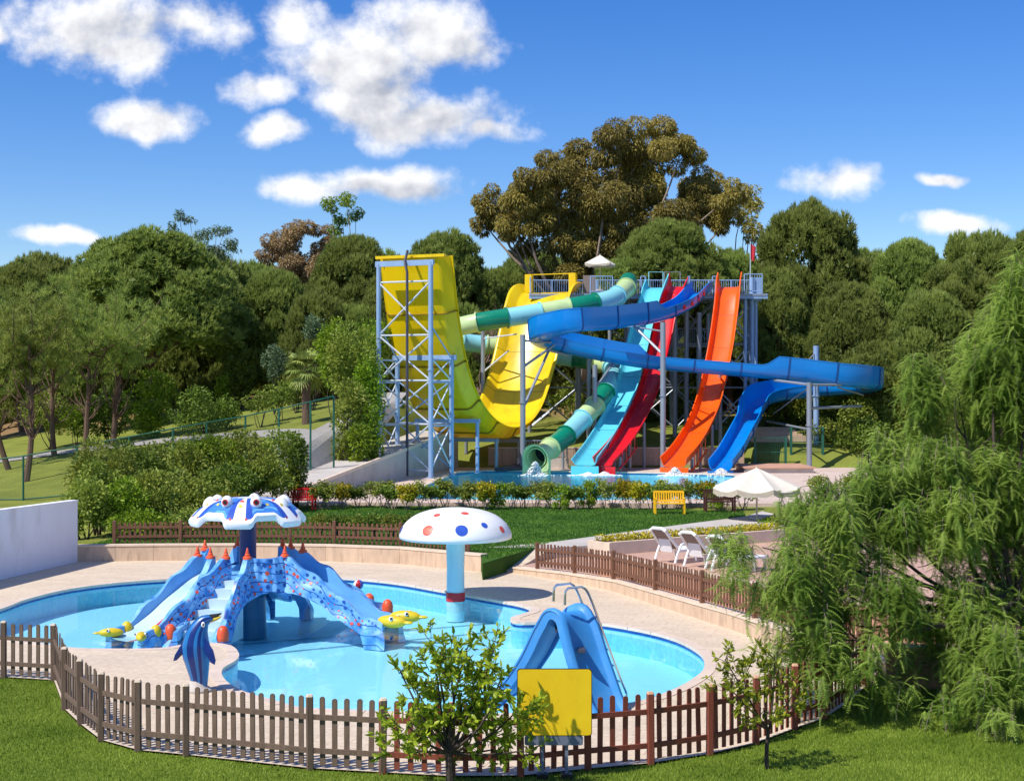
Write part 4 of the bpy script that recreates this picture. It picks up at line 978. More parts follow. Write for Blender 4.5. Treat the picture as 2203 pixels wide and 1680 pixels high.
def arm_geo(ang, Ln, kind):
    a = math.radians(ang); r_ = Vector((math.cos(a), math.sin(a), 0)); s_ = Vector((-r_.y, r_.x, 0)); r0 = 1.12
    def fl(t): k = t * t * (3 - 2 * t); k = .62 * k + .38 * t; return 1.08 - 1.22 * min(k * 1.03, 1)
    def tp(t): return fl(t) + .42 - .27 * t + .05 * math.sin(t * 22)
    def bt(t):
        v = .62 - 1.6 * max(0, (t - .12)) ** 1.35 * 1.0; return max(min(v, fl(t) - .12), -.6) if t < .8 else -.6
    def hw(t): return .38 + .05 * t
    N_ = 30; o_walls = []
    for sg in (-1, 1):
        mb = MB(); rows = []; uvs = []
        for i in range(N_ + 1):
            t = i / N_; r = r0 + (Ln - r0) * t; top, bot = tp(t), bt(t); row = []
            for j in range(7):
                f = j / 6; z = top + (bot - top) * f; lat_ = hw(t) + .1 + .16 * f * (1 - .3 * t) + .035 * math.sin(r * 5 + f * 7)
                row.append(OC + r_ * (r + .10 * f) + s_ * sg * lat_ + Vector((0, 0, z)))
            inner = [OC + r_ * r + s_ * sg * hw(t) + Vector((0, 0, top - .01)), OC + r_ * r + s_ * sg * (hw(t) - .02) + Vector((0, 0, fl(t) - .03))]
            lowin = OC + r_ * r + s_ * sg * (hw(t) - .02) + Vector((0, 0, min(bot, fl(t) - .04)))
            rows.append(inner[::-1] + row + [lowin])
        mb.grid(rows, mi=lambda i, j: 1 if j <= 0 or j >= 8 else 0)
        mb.add(rows[-1], [list(range(10))]); mb.add(rows[0], [list(range(10))], 1)
        o = mb.build('tentacle_wall', [MT['octo'], MT['octoin']], oc, smooth=True, angle=60)
        uv = o.data.uv_layers.new(name='UVMap')
        for lp in o.data.loops:
            v = o.data.vertices[lp.vertex_index].co + Vector((OC.x, OC.y, WZ)) - OC; rr = v.dot(r_); t = min(max((rr - r0) / (Ln - r0), 0), 1); uv.data[lp.index].uv = (rr, tp(t) - v.z)
        # painted spots
        sm = MB(); placed = []
        for _ in range(520):
            i = random.randint(1, N_ - 1); j = random.uniform(.6, 5.6); j0 = int(j); u = j - j0; p = rows[i][2 + j0].lerp(rows[i][3 + j0], u)
            if p.z < WZ + .05: continue
            if any((p - q).length < .1 for q in placed): continue
            placed.append(p)
            n = (rows[i + 1][2 + j0] - rows[i - 1][2 + j0]).cross(rows[i][3 + j0] - rows[i][2 + j0]); n = n if n.dot(s_ * sg) > 0 else -n
            disc(sm, p, n, random.choice((.016, .02, .024, .03, .042)), random.randint(0, 1), lift=.012)
        sm.build('painted_spots', [MT['spoto'], MT['spotb']], o, fixn=False)['kind'] = 'stuff'
        # orange horn at the top of the wall
        c = OC + r_ * (r0 + .12) + s_ * sg * (hw(0) + .08) + Vector((0, 0, tp(0) - .02))
        MB().lathe([(.11, -.03), (.10, .02), (.055, .05), (.065, .075), (.042, .1), (.046, .125), (.028, .16), (.024, .21), (.001, .24)], c, 12).build('horn', MT['orangehorn'], oc, smooth=True)
    rows = []
    for i in range(N_ + 1):
        t = i / N_; r = r0 - .05 + (Ln - r0 + .05) * t; rows.append([OC + r_ * r + s_ * hw(t) * k + Vector((0, 0, fl(t) + .05 * abs(k) ** 3)) for k in (-1, -.5, 0, .5, 1)])
    if kind == 'stairs':
        for k in range(6):
            t = .14 + .13 * k; r = r0 + (Ln - r0) * t; q = OC + r_ * r + Vector((0, 0, 0)); z = fl(t)
            MB().box(Vector((q.x, q.y, (z + WZ - .3) / 2)), (.3, hw(t) * 1.9, z - WZ + .3), Matrix.Rotation(a, 3, 'Z')).build('step', MT['chute'], oc)
    else:
        def cm(i, j): return 0
        MB().grid(rows).build('chute_floor', MT['chute'] if kind == 'slide' else MT['octoin'], oc, smooth=True)
        if kind == 'slide':
            MB().grid([[q[2] + s_ * k + Vector((0, 0, .012)) for k in (.12, .2)] for q in rows[14:]]).build('red_stripe', MT['redp'], oc)
    return r_, s_, fl
def fishhead(c, d, m, sc=1.0):
    d = d.normalized(); q = d.to_track_quat('X', 'Z').to_matrix()
    mb = MB(); mb.ball(c, (.34 * sc, .15 * sc, .13 * sc), 14, 0, q)
    o = mb.build('fish_head', m, oc, smooth=True)
    s = Vector((-d.y, d.x, 0))
    e = MB()
    for sg in (-1, 1):
        e.ball(c + s * sg * .12 * sc + d * .06 + Vector((0, 0, .07 * sc)), .05 * sc, 8, 0); e.ball(c + s * sg * .15 * sc + d * .08 + Vector((0, 0, .08 * sc)), .028 * sc, 8, 1)
    e.build('eye', [MT['white'], MT['black']], o, smooth=True)
    MB().ball(c + d * .36 * sc, (.13 * sc, .07 * sc, .035 * sc), 10, 0, q).build('snout', m, o, smooth=True)
for ang, Ln, kind in ((-123, 3.95, 'slide'), (-101, 3.25, 'stairs'), (-19, 3.8, 'plain'), (27, 3.5, 'plain'), (80, 3.2, 'plain'), (132, 3.2, 'plain')):
    r_, s_, fl = arm_geo(ang, Ln, kind)
    if kind == 'slide':
        for sg in (-1, 1):
            fishhead(OC + r_ * (Ln - .05) + s_ * sg * .48 + Vector((0, 0, WZ + .1)), r_ + s_ * sg * .9, MT['fishy'], .8)
            MB().ball(OC + r_ * (Ln - .5) + s_ * sg * .46 + Vector((0, 0, WZ + .13)), (.13, .12, .17), 12).build('yellow_bumper', MT['fishy'], oc, smooth=True)
        rr = r_
        P = [OC + r_ * (Ln - .1) + s_ * k + Vector((0, 0, WZ + .03)) for k in (-.55, .55)]
    elif ang == -19:
        for sg in (-1, 1): fishhead(OC + r_ * (Ln + .18) + s_ * sg * .40 + Vector((0, 0, WZ + .14)), r_ + s_ * sg * .12, MT['fishy'], 1.15)
    elif kind == 'stairs' or ang == 27:
        for sg in (-1, 1): MB().lathe([(.13, -.15), (.14, .0), (.11, .12), (.05, .18), (.001, .19)], OC + r_ * (Ln - .1) + s_ * sg * .62 + Vector((0, 0, WZ + .1)), 12).build('orange_bumper', MT['orangehorn'], oc, smooth=True)
# wall joining the stair arm with the right-hand arm, over an arch
rows = []
for i in range(25):
    a = math.radians(-84 + 48 * i / 24); r = 1.34 + .02 * math.sin(i * 1.3); top = 1.5 - .06 * math.sin(math.pi * i / 24); bot = .38 + .28 * math.sin(math.pi * i / 24)
    rows.append([OC + Vector((math.cos(a), math.sin(a), 0)) * (r + .14 * f) + Vector((0, 0, top + (bot - top) * f)) for f in [j / 6 for j in range(7)]] + [OC + Vector((math.cos(a), math.sin(a), 0)) * 1.2 + Vector((0, 0, bot))] + [OC + Vector((math.cos(a), math.sin(a), 0)) * 1.26 + Vector((0, 0, top))])
o = MB().grid(rows, wrap=True).build('front_wall', [MT['octo']], oc, smooth=True, angle=60)
uv = o.data.uv_layers.new(name='UVMap')
for lp in o.data.loops:
    v = o.data.vertices[lp.vertex_index].co; uv.data[lp.index].uv = (math.atan2(v.y, v.x), 1.5 - (v.z + WZ))
sm = MB(); placed = []
for _ in range(200):
    i = random.randint(1, 23); j = random.uniform(.4, 5.6); j0 = int(j); p = rows[i][j0].lerp(rows[i][j0 + 1], j - j0)
    if any((p - q).length < .13 for q in placed): continue
    placed.append(p); n = (p - OC); n.z = .2; disc(sm, p, n, random.choice((.03, .04, .055)), random.randint(0, 1), lift=.012)
sm.build('painted_spots', [MT['spoto'], MT['spotb']], o, fixn=False)['kind'] = 'stuff'
# canopy head with eight drooping lobes
NT, NR = 144, 14; rows = []
def capP(th, k):
    lobe = .5 + .5 * math.cos(6 * (th + math.pi / 2)); lobe = min(1, max(0, (lobe - .28) / .34)); lobe = lobe * lobe * (3 - 2 * lobe)
    R = .25 + k * (1.02 + .15 * lobe) ; z = 2.80 - .34 * k ** 2.4 - .17 * (lobe) * max(0, (k - .6) / .4) ** 1.2
    return OC + Vector((math.cos(th) * R, math.sin(th) * R, z))
for j in range(NR + 1): rows.append([capP(2 * math.pi * i / NT, j / NR) for i in range(NT)])
def capm(j, i):
    th = (i / NT * 8 + 2) % 1; d = (i / NT * 12 + 3) % 2; q = min(d, 2 - d)
    if j >= NR - 1: return 0
    if q < .22: return 0
    if q < .5: return 3
    return 1 if (j + i // 12) % 5 else 2
mb = MB(); mb.grid(rows, mi=capm, wrap=True); b0 = len(rows) - 1
mb.grid([[q for q in rows[-1]], [q + Vector((0, 0, -.07)) for q in rows[-1]], [OC + (q - OC) * .97 + Vector((0, 0, -.07)) for q in rows[-1]]] + [[Vector((OC.x + (q.x - OC.x) * .96, OC.y + (q.y - OC.y) * .96, q.z - .05)) for q in r] for r in rows[::-1][1:]], mi=0, wrap=True)
mb.add(rows[0], [list(range(NT))], 0)
cap = mb.build('canopy', [MT['white'], MT['capblue'], MT['caplight'], MT['capnavy']], oc, smooth=True, angle=60)
sm = MB()
for L_ in range(6):
    th = -math.pi / 2 + L_ * math.pi / 3
    for (dth, k, r, mi) in ((0, .45, .05, 0), (0, .66, .05, 1), (-.14, .93, .03, 0), (.14, .93, .03, 0), (math.pi / 6, .5, .07, 0), (math.pi / 6 - .16, .66, .04, 1), (math.pi / 6 + .16, .66, .04, 1)):
        p = capP(th + dth, k); n = (p - (OC + Vector((0, 0, 1.9)))); disc(sm, p, n, r, mi, 12, .014)
sm.build('canopy_spots', [MT['spoto'], MT['yel2']], cap, fixn=False)['kind'] = 'stuff'
for th in (-112, -68):
    a = math.radians(th); c = OC + Vector((math.cos(a) * .92, math.sin(a) * .92, 2.74))
    e = MB().ball(c, (.14, .13, .17), 16).build('eye_bulb', MT['white'], oc, smooth=True)
    n = Vector((math.cos(a) * .6, math.sin(a) - .4, .15)).normalized()
    x = MB(); disc(x, c + n * .135, n, .075, 0, 16, .012); disc(x, c + n * .146, n, .045, 1, 14, .012); x.build('iris', [MT['redp'], MT['black']], e, fixn=False)
for th in (-160, -20, 25, 90, 155):
    a = math.radians(th); MB().lathe([(.2, -.06), (.16, .06), (.08, .14), (.001, .17)], OC + Vector((math.cos(a) * .9, math.sin(a) * .9, 2.68)), 12).build('crest', MT['white'], oc, smooth=True)

# small ball sculpture in the pool
c = Vector((-4.0, 39.0, WZ)); t = thing('ball_sculpture', 'small white pillar with a striped beach ball in the pool', 'sculpture', c)
MB().lathe([(.1, -.45), (.09, .1), (.12, .2), (.07, .3), (.001, .32)], c, 14).build('pillar', MT['white'], t, smooth=True)
bb = MB(); n = 24; rows = [[c + Vector((0, 0, .44)) + .13 * Vector((math.cos(2 * math.pi * i / n) * math.sin(math.pi * j / 12), math.sin(2 * math.pi * i / n) * math.sin(math.pi * j / 12), math.cos(math.pi * j / 12))) for i in range(n)] for j in range(13)]
bb.grid(rows, mi=lambda j, i: (i // 4) % 3, wrap=True).build('beach_ball', [MT['white'], MT['redp'], MT['capnavy']], t, smooth=True)

# ------------------------------------------------------------------ mushroom fountain
mc_ = Vector(((980 - 1101.5) / FPX * 39, 39.0, WZ)); t = thing('mushroom_fountain', 'white mushroom fountain with red and blue dots on its cap', 'fountain', mc_)
stemb = MB(); stemb.lathe([(.235, -.5), (.235, 0), (.228, .9), (.25, 1.62)], mc_, 28); stemb.build('stem', mat('pale_aqua_stem', S(182, 222, 230), .35, .05, 1.2, dirt=(S(150, 214, 206), .8, .6)), t, smooth=True)
MB().lathe([(.236, .02), (.25, .02), (.25, .25), (.236, .25)], mc_, 28).build('red_band', MT['redp'], t, smooth=True)
cprof = [(1.30, 1.66), (1.42, 1.63), (1.462, 1.66), (1.47, 1.72), (1.43, 1.86), (1.30, 2.06), (1.05, 2.25), (.72, 2.37), (.36, 2.43), (.001, 2.45)]
cp = [Vector((r, 0, z)) for r, z in cprof]; cps = catmull(cp[2:], 24); pr2 = [(1.30, 1.66), (1.40, 1.635)] + [(max(v.x, .001), v.z) for v in cps]
capo = MB().lathe([(.24, 1.75), (.8, 1.74)] + pr2, mc_, 64).build('cap', MT['white'], t, smooth=True, angle=70)
def capz(r): return float(np.interp(r, [p[0] for p in reversed(pr2[2:])], [p[1] for p in reversed(pr2[2:])]))
def capdot(th, r, rad, m):
    # a painted dot that follows the curve of the cap; r runs along the profile
    arcl = [0.0]
    for a, b in zip(cps[::-1], cps[::-1][1:]): arcl.append(arcl[-1] + (b - a).length)
    rs = [v.x for v in cps[::-1]]; zs = [v.z for v in cps[::-1]]
    s0 = float(np.interp(r, rs, arcl)); mb = MB(); vs = []
    for ring_ in range(0, 4):
        for k in range(20):
            q = rad * ring_ / 3; ds, dt = q * math.cos(2 * math.pi * k / 20), q * math.sin(2 * math.pi * k / 20)
            s = s0 + ds; rr = float(np.interp(s, arcl, rs)); zz = float(np.interp(s, arcl, zs)); tt = th + dt / max(rr, .2)
            n = Vector((math.cos(tt), math.sin(tt), 1.0)).normalized()
            vs.append(mc_ + Vector((rr * math.cos(tt), rr * math.sin(tt), zz)) + n * .008)
    fs = [(a * 20 + k, a * 20 + (k + 1) % 20, (a + 1) * 20 + (k + 1) % 20, (a + 1) * 20 + k) for a in range(3) for k in range(20)]
    MB().add(vs, fs).build('dot', m, capo, fixn=True)
for (px, py, rad, m) in ((863, 1140, .1, 'b'), (920, 1141, .15, 'r'), (993, 1141, .16, 'b'), (1042, 1130, .09, 'b'), (1080, 1139, .1, 'r'), (901, 1103, .13, 'b'), (940, 1108, .09, 'r'), (1000, 1104, .1, 'r'), (1065, 1102, .13, 'b'), (962, 1091, .13, 'b'), (1012, 1090, .09, 'r')):
    # intersect the viewing direction with the cap
    best = None
    for k in range(400):
        Y = 37.3 + k * .0045; q = W(px, py, Y) - mc_; r = math.hypot(q.x, q.y)
        if r < 1.47 and q.z <= capz(r) + .001: best = (math.atan2(q.y, q.x), r); break
    if best: capdot(best[0], min(best[1], 1.455), rad, MT['capnavy'] if m == 'b' else MT['spoto'])
for k in range(9): capdot(.35 + k * .32, 1.0 + .4 * (k % 2), .12, MT['capnavy'] if k % 2 else MT['spoto'])

# ------------------------------------------------------------------ dolphin statue
dl = Vector(((425 - 1101.5) / FPX * 26.9, 26.9, 0)); t = thing('dolphin_statue', 'upright blue striped dolphin statue on the deck by the picket fence', 'statue', dl)
MT['dolph'] = mat('dolphin_blue', S(34, 112, 176), .3, .12, 4); MT['dolphd'] = mat('dolphin_dark_stripe', S(16, 44, 112), .3, .12, 4); MT['dolphb'] = mat('dolphin_belly', S(120, 170, 196), .35, .1, 4)
sp_ = catmull([Vector(p) for p in ((.02, 0, .0), (.03, 0, .22), (.0, 0, .5), (-.03, 0, .8), (.0, 0, 1.05), (.10, 0, 1.24), (.21, 0, 1.30), (.28, 0, 1.305))], 28)
rad_ = [.13, .15, .19, .235, .24, .19, .12, .05]
rows = []
for i, p in enumerate(sp_):
    tt = (sp_[min(i + 1, 28)] - sp_[max(i - 1, 0)]).normalized(); s = Vector((0, 1, 0)); u = s.cross(tt).normalized(); r = float(np.interp(i / 28 * 7, range(8), rad_))
    rows.append([dl + p + (u * math.cos(g) * r * 1.05 + s * math.sin(g) * r * .9) for g in [2 * math.pi * k / 24 for k in range(24)]])
def dm(i, k): return 2 if 0 <= k < 0 else (1 if k in (8, 9, 10, 13, 16, 17, 18, 19, 21) and k % 3 else 0)
mb = MB(); mb.grid(rows, mi=dm, wrap=True); mb.add(rows[0], [list(range(24))]); mb.add(rows[-1], [list(range(24))])
body = mb.build('body', [MT['dolph'], MT['dolphd'], MT['dolphb']], t, smooth=True)
mb = MB()
for dz in (-.025, .03): mb.tube([dl + Vector((.22, 0, 1.30 + dz)), dl + Vector((.34, 0, 1.33 + dz)), dl + Vector((.43, 0, 1.37 + dz))], [.05, .035, .012], 8, 0 if dz < 0 else 1)
mb.build('beak', [MT['yel2'], MT['black']], t, smooth=True)
mb = MB(); mb.ball(dl + Vector((.13, -.15, 1.22)), (.035, .02, .05), 10, 0); mb.ball(dl + Vector((.135, -.168, 1.22)), (.016, .012, .024), 8, 1); mb.build('eye', [MT['white'], MT['black']], body, smooth=True)
def fin(name, pts, th, m):
    n = len(pts); mb = MB(); c = sum((Vector(p) for p in pts), Vector()) / n
    f = [dl + Vector(p) for p in pts]; o_ = Vector((0, th / 2, 0)); ce = dl + c
    mb.add([q for q in f] + [ce - o_, ce + o_], [(i, (i + 1) % n, n) for i in range(n)] + [((i + 1) % n, i, n + 1) for i in range(n)]); mb.build(name, m, t, smooth=True)
fin('dorsal_fin', [(-.18, 0, .98), (-.28, -.02, .86), (-.40, -.04, .66), (-.43, -.04, .55), (-.37, -.03, .56), (-.27, -.02, .66), (-.16, 0, .70)], .09, MT['dolphd'])
fin('flipper', [(.14, -.12, .98), (.22, -.2, .93), (.33, -.24, .78), (.38, -.26, .6), (.36, -.26, .52), (.28, -.24, .56), (.18, -.18, .70), (.13, -.14, .82)], .08, MT['dolphd'])
MB().lathe([(.26, 0), (.26, .04), (.17, .1), (.13, .2)], dl, 16).build('base', MT['concrete'], t, smooth=True)

# ------------------------------------------------------------------ small blue slide at the pool edge
MT['kblue'] = mat('faded_blue_plastic', S(58, 140, 208), .45, .1, 1.5, .1, 30, dirt=(S(110, 165, 210), 2, .5))
KPt = catmull([Vector(p) for p in ((-.55, 26.55, -.35), (-.3, 26.4, -.1), (.05, 26.2, .22), (.42, 26.0, .78), (.68, 25.85, 1.32), (.84, 25.75, 1.56), (1.0, 25.62, 1.58), (1.12, 25.52, 1.36), (1.28, 25.35, .82), (1.48, 25.12, .25), (1.62, 24.98, .0))], 60)
ks = thing('childrens_slide', 'small faded blue arch shaped slide with chrome ladder at the pool edge', 'play slide', (1.2, 25.5, 0))
def kprof(u): return [(-.45, .08), (-.41, .12), (-.36, .12), (-.33, .02), (-.3, 0), (.3, 0), (.33, .02), (.36, .12), (.41, .12), (.45, .08)]
sweep_sections(KPt, kprof, 1, [MT['kblue']], ks, 'chute', .03, 0)
for sg in (-1, 1):
    rows = []
    fr = frames(KPt)
    for i, p in enumerate(KPt):
        s, u, tt = fr[i]; q = p + s * sg * .43 + u * .09; dn = .13 + .03 * math.sin(math.pi * i / 60)
        lo = q - u * dn; rows.append([q, lo, lo - s * sg * .04, q - s * sg * .04])
    MB().grid(rows, wrap=True).build('side_panel', MT['kblue'], ks, smooth=True, angle=50)
for i0, i1 in ((30, 34), (40, 44)):
    MB().box((KPt[i0] + KPt[i1]) / 2 - Vector((0, 0, .16)), (.12, .8, .04)).build('cross_brace', MT['darkpipe'], ks)
def lad(y0, dx): return [Vector((.62 + dx, y0, 1.75)), Vector((.64 + dx, y0, 2.0)), Vector((.78 + dx, y0, 2.04)), Vector((1.0 + dx, y0 + .02, 1.98)), Vector((1.3 + dx, y0 + .3, 1.2)), Vector((1.62 + dx, y0 + .75, .35)), Vector((1.74 + dx, y0 + .95, .05)), Vector((1.72 + dx, y0 + .98, -.06))]
for y0, dx in ((25.95, .1), (25.5, .28)):
    MB().tube(catmull(lad(y0, dx), 40), .022, 8).build('ladder_rail', MT['chrome'], ks, smooth=True)
for k in range(5):
    f = .25 + k * .16; a = Vector((1.1, 25.97, 1.98)).lerp(Vector((1.84, 26.9, .05)), f); b = Vector((1.28, 25.52, 1.98)).lerp(Vector((2.02, 26.45, .05)), f)
    MB().tube([a, b], .02, 6).build('ladder_rung', MT['chrome'], ks)

# ------------------------------------------------------------------ plain yellow board on two posts by the fence
bd = Vector(((1193 - 1101.5) / FPX * 20.95, 20.95, -.03)); t = thing('yellow_board', 'plain yellow painted board on two posts in front of the brown fence', 'board', bd)
MT['byellow'] = mat('board_yellow', S(250, 204, 20), .5, .06, 3, .08, 30, dirt=(S(222, 170, 16), 4, .4)); MT['bgrey'] = mat('board_grey', S(112, 120, 138), .5, .08, 3); MT['bblue'] = mat('board_light_blue', S(150, 200, 236), .5, .06, 3)
def rrect(x0, x1, z0, z1, r, n=6, wob=0):
    pts = []
    for cx, cz, a0 in ((x1 - r, z1 - r, 0), (x0 + r, z1 - r, 90), (x0 + r, z0 + r, 180), (x1 - r, z0 + r, 270)):
        for k in range(n + 1):
            a = math.radians(a0 + 90 * k / n); pts.append((cx + r * math.cos(a), cz + r * math.sin(a)))
    return pts
def slab(pts, y0, y1, name, m, par):
    n = len(pts); MB().add([bd + Vector((x, y0, z)) for x, z in pts] + [bd + Vector((x, y1, z)) for x, z in pts], [list(range(n)), list(range(n, 2 * n))[::-1]] + [[i, n + i, n + (i + 1) % n, (i + 1) % n] for i in range(n)]).build(name, m, par)
slab(rrect(-.525, .525, .60, 1.54, .05), -.0, .022, 'edge', MT['black'], t)
slab(rrect(-.515, .515, .61, 1.53, .045), -.006, .028, 'panel', MT['byellow'], t)
slab(rrect(-.42, .40, .47, .597, .03), -.006, .028, 'lower_panel', MT['bgrey'], t)
for x in (-.17, .17): MB().box(bd + Vector((x, .045, .5)), (.045, .03, 1.02)).build('post', MT['bgrey'], t); MB().box(bd + Vector((x, .03, .03)), (.16, .16, .08)).build('foot', MT['black'], t)

# ------------------------------------------------------------------ sun loungers
MT['mesh'] = mat('brown_mesh_fabric', S(140, 122, 112), .8, .08, 20)
def lounger(p, ang, label):
    t = thing('sun_lounger', label, 'sun lounger', p, 'sun loungers on the terrace'); t.rotation_euler = (0, 0, ang)
    f = lambda mb, n, m, **k: mb.build(n, m, t, local=True, **k)
    mb = MB()
    for sg in (-1, 1): mb.bar((.05, sg * .3, .33), (1.35, sg * .3, .33), .07, .06)
    mb.bar((1.35, -.33, .33), (1.35, .33, .33), .07, .06); f(mb, 'frame', MT['white'])
    for k in range(7): f(MB().box((.25 + k * .17, 0, .355), (.13, .56, .02)), 'seat_slat', MT['white'])
    d = Vector((-.58, 0, .6)); a = Vector((.12, 0, .34)); b = a + d * .95; nrm = Vector((.72, 0, .69))
    mb = MB()
    for sg in (-1, 1): mb.bar(a + Vector((0, sg * .29, 0)), b + Vector((0, sg * .25, 0)) , .075, .05)
    mb.tube([b + Vector((0, -.27, -.02)), b + Vector((-.02, -.16, .05)), b + Vector((-.02, .16, .05)), b + Vector((0, .27, -.02))], .045, 8)
    f(mb, 'back_frame', MT['white'])
    q = [a + Vector((0, -.26, .03)), a + Vector((0, .26, .03)), b + Vector((0, .23, -.01)), b + Vector((0, -.23, -.01))]
    f(MB().add([v + nrm * .012 for v in q] + [v - nrm * .012 for v in q], [(0, 1, 2, 3), (7, 6, 5, 4), (0, 4, 5, 1), (1, 5, 6, 2), (2, 6, 7, 3), (3, 7, 4, 0)]), 'back_mesh', MT['mesh'])
    for sg in (-1, 1):
        f(MB().tube([(-.15, sg * .36, .02), (-.05, sg * .36, .25), (.1, sg * .37, .5), (.35, sg * .37, .56), (.6, sg * .36, .5), (.7, sg * .35, .3), (.75, sg * .35, .02)], .035, 6), 'arm_rest', MT['white'], smooth=True)
        f(MB().tube([(1.2, sg * .3, .33), (1.25, sg * .33, .02)], .035, 6), 'leg', MT['white'])
    f(MB().bar((-.2, 0, .72), (-.05, 0, .3), .4, .03), 'back_strut', MT['white'])
    return t
for k, (x, y) in enumerate(((1428, 1213), (1492, 1224), (1552, 1235))):
    p = G(x, y, TZ); lounger(p + Vector((.15, .25, .01)), math.radians(44), ['white sun lounger with raised brown back, nearest the yellow flower bed corner', 'white sun lounger with raised brown back between two others', 'white sun lounger with raised brown back at the weeping branches'][k])
# flower bed
fa, fb = G(1313, 1194, TZ), Vector((8.5, 46.6, TZ)); d = (fb - fa).normalized(); s = Vector((-d.y, d.x, 0)); t = thing('flower_bed', 'long raised stone bed of yellow flowers behind the sun loungers', 'flower bed', fa)
for sg, e in ((0, 0), (.8, 0)): MB().add([fa + s * sg, fb + s * sg, fb + s * (sg + .16), fa + s * (sg + .16)] + [v + Vector((0, 0, .36)) for v in (fa + s * sg, fb + s * sg, fb + s * (sg + .16), fa + s * (sg + .16))], [(3, 2, 1, 0), (4, 5, 6, 7), (0, 1, 5, 4), (1, 2, 6, 5), (2, 3, 7, 6), (3, 0, 4, 7)]).build('kerb', MT['cap'], t)
MB().bar(fa + s * -.02 + Vector((0, 0, .18)), fa + s * .98 + Vector((0, 0, .18)), .1, .34).build('kerb_end', MT['cap'], t)
FLOWERBED = (t, fa, fb, s)

# ------------------------------------------------------------------ benches
def bench(p, ang, m, label):
    t = thing('garden_bench', label, 'bench', p); t.rotation_euler = (0, 0, ang); f = lambda mb, n: mb.build(n, m, t, local=True)
    w = .58
    for sx in (-w, w):
        f(MB().box((sx, -.22, .3), (.07, .07, .6)), 'leg'); f(MB().bar((sx, .2, 0), (sx, .3, .88), .07), 'leg'); f(MB().bar((sx, -.26, .62), (sx, .27, .62), .07, .05), 'arm_rest')
    for k in range(4): f(MB().box((0, -.22 + .13 * k, .42), (2 * w, .1, .03)), 'seat_slat')
    f(MB().bar((-w, .295, .86), (w, .295, .86), .05, .09), 'top_rail'); f(MB().bar((-w, .235, .5), (w, .235, .5), .05, .07), 'back_rail')
    for k in range(11): x = -w + .1 + (2 * w - .2) * k / 10; f(MB().bar((x, .24, .5), (x, .29, .84), .05, .02), 'back_slat')
MT['benchy'] = mat('yellow_bench_paint', S(246, 190, 10), .45, .05, 4); MT['benchb'] = mat('dark_bench_timber', S(74, 34, 30), .55, .15, 4); MT['benchr'] = mat('red_bench_paint', S(186, 26, 30), .45, .08, 4)
bench(G(1440, 1105, .48), 0, MT['benchy'], 'yellow garden bench on the lawn before the upper pool'); bench(G(1548, 1101, .48), .05, MT['benchb'], 'dark brown garden bench beside the cream parasol'); bench(G(646, 1097, .48), -.15, MT['benchr'], 'red garden bench behind the octopus canopy')

# ------------------------------------------------------------------ parasols
def parasol(p, R, h, rim, label, n=8, rot=.2, drop=.18, polex=0):
    t = thing('parasol', label, 'parasol', p); ap = Vector((0, 0, h)); ring_ = [Vector((R * math.cos(rot + 2 * math.pi * k / n), R * math.sin(rot + 2 * math.pi * k / n), rim)) for k in range(n)]
    for k in range(n):
        a, b = ring_[k], ring_[(k + 1) % n]; mb = MB(); rows = []
        for i in range(6):
            f = i / 5; l, r = ap.lerp(a, f), ap.lerp(b, f); rows.append([l.lerp(r, j / 6) + Vector((0, 0, -.10 * R / 1.3 * f * math.sin(math.pi * j / 6))) for j in range(7)])
        rows.append([q + Vector((0, 0, -drop - .04 * math.sin(math.pi * j / 2))) for j, q in enumerate(rows[-1])])
        mb.grid(rows); mb.grid([[q * 1 + Vector((0, 0, -.012)) for q in rw] for rw in rows]); mb.build('canopy_panel', MT['canvas'], t, local=True, smooth=True, fixn=False, angle=50)
        MB().tube([ap - Vector((0, 0, .06)), a - Vector((0, 0, .04))], .015, 5).build('rib', MT['weathered_end'], t, local=True)
    MB().tube([(polex, 0, 0), (polex, 0, h + .06)], .035, 8).build('pole', MT['weathered_end'], t, local=True)
    MB().lathe([(.001, .07), (.28, .07), (.3, 0)], (0, 0, 0), 12).build('foot', MT['concrete'], t, local=True)
parasol(G(1628, 1116, .5), 1.75, 1.95, 1.22, 'cream scalloped parasol beside the dark brown bench')
parasol(W(1291, 625, 103.4) * 1.0, 1.25, 2.45, 1.85, 'small cream parasol up on the launch deck', 4, .5, .12)
bpy.data.objects[-1] if False else None
# things on the launch deck
t = thing('notice_board', 'brown notice board on the launch deck by the parasol', 'board', Vector((5.2, 101.6, ZD)))
MB().box((5.25, 101.6, ZD + .68), (.85, .08, 1.15)).build('panel', MT['mesh'], t)
for x in (4.95, 5.55): MB().box((x, 101.66, ZD + .3), (.06, .05, .6)).build('leg', MT['steel2'], t)
t = thing('flag_pole', 'thin flag pole with a small red flag at the launch tower corner', 'flag', Vector((16.4, 103, ZD)))
MB().tube([(16.4, 103, ZD - .02), (16.4, 103, ZD + 3.7)], .03, 6).build('pole', MT['steelw'], t)
rows = [[Vector((16.43 + .35 * u * (1 - .3 * v), 103 + .05 * math.sin(u * 6), ZD + 3.55 - 1.05 * v - .25 * u)) for u in (0, .25, .5, .75, 1)] for v in (0, .25, .5, .75, 1)]
mb = MB(); mb.grid(rows); mb.grid([[q + Vector((0, .015, 0)) for q in r] for r in rows]); mb.build('flag', MT['redp'], t, smooth=True, fixn=False)
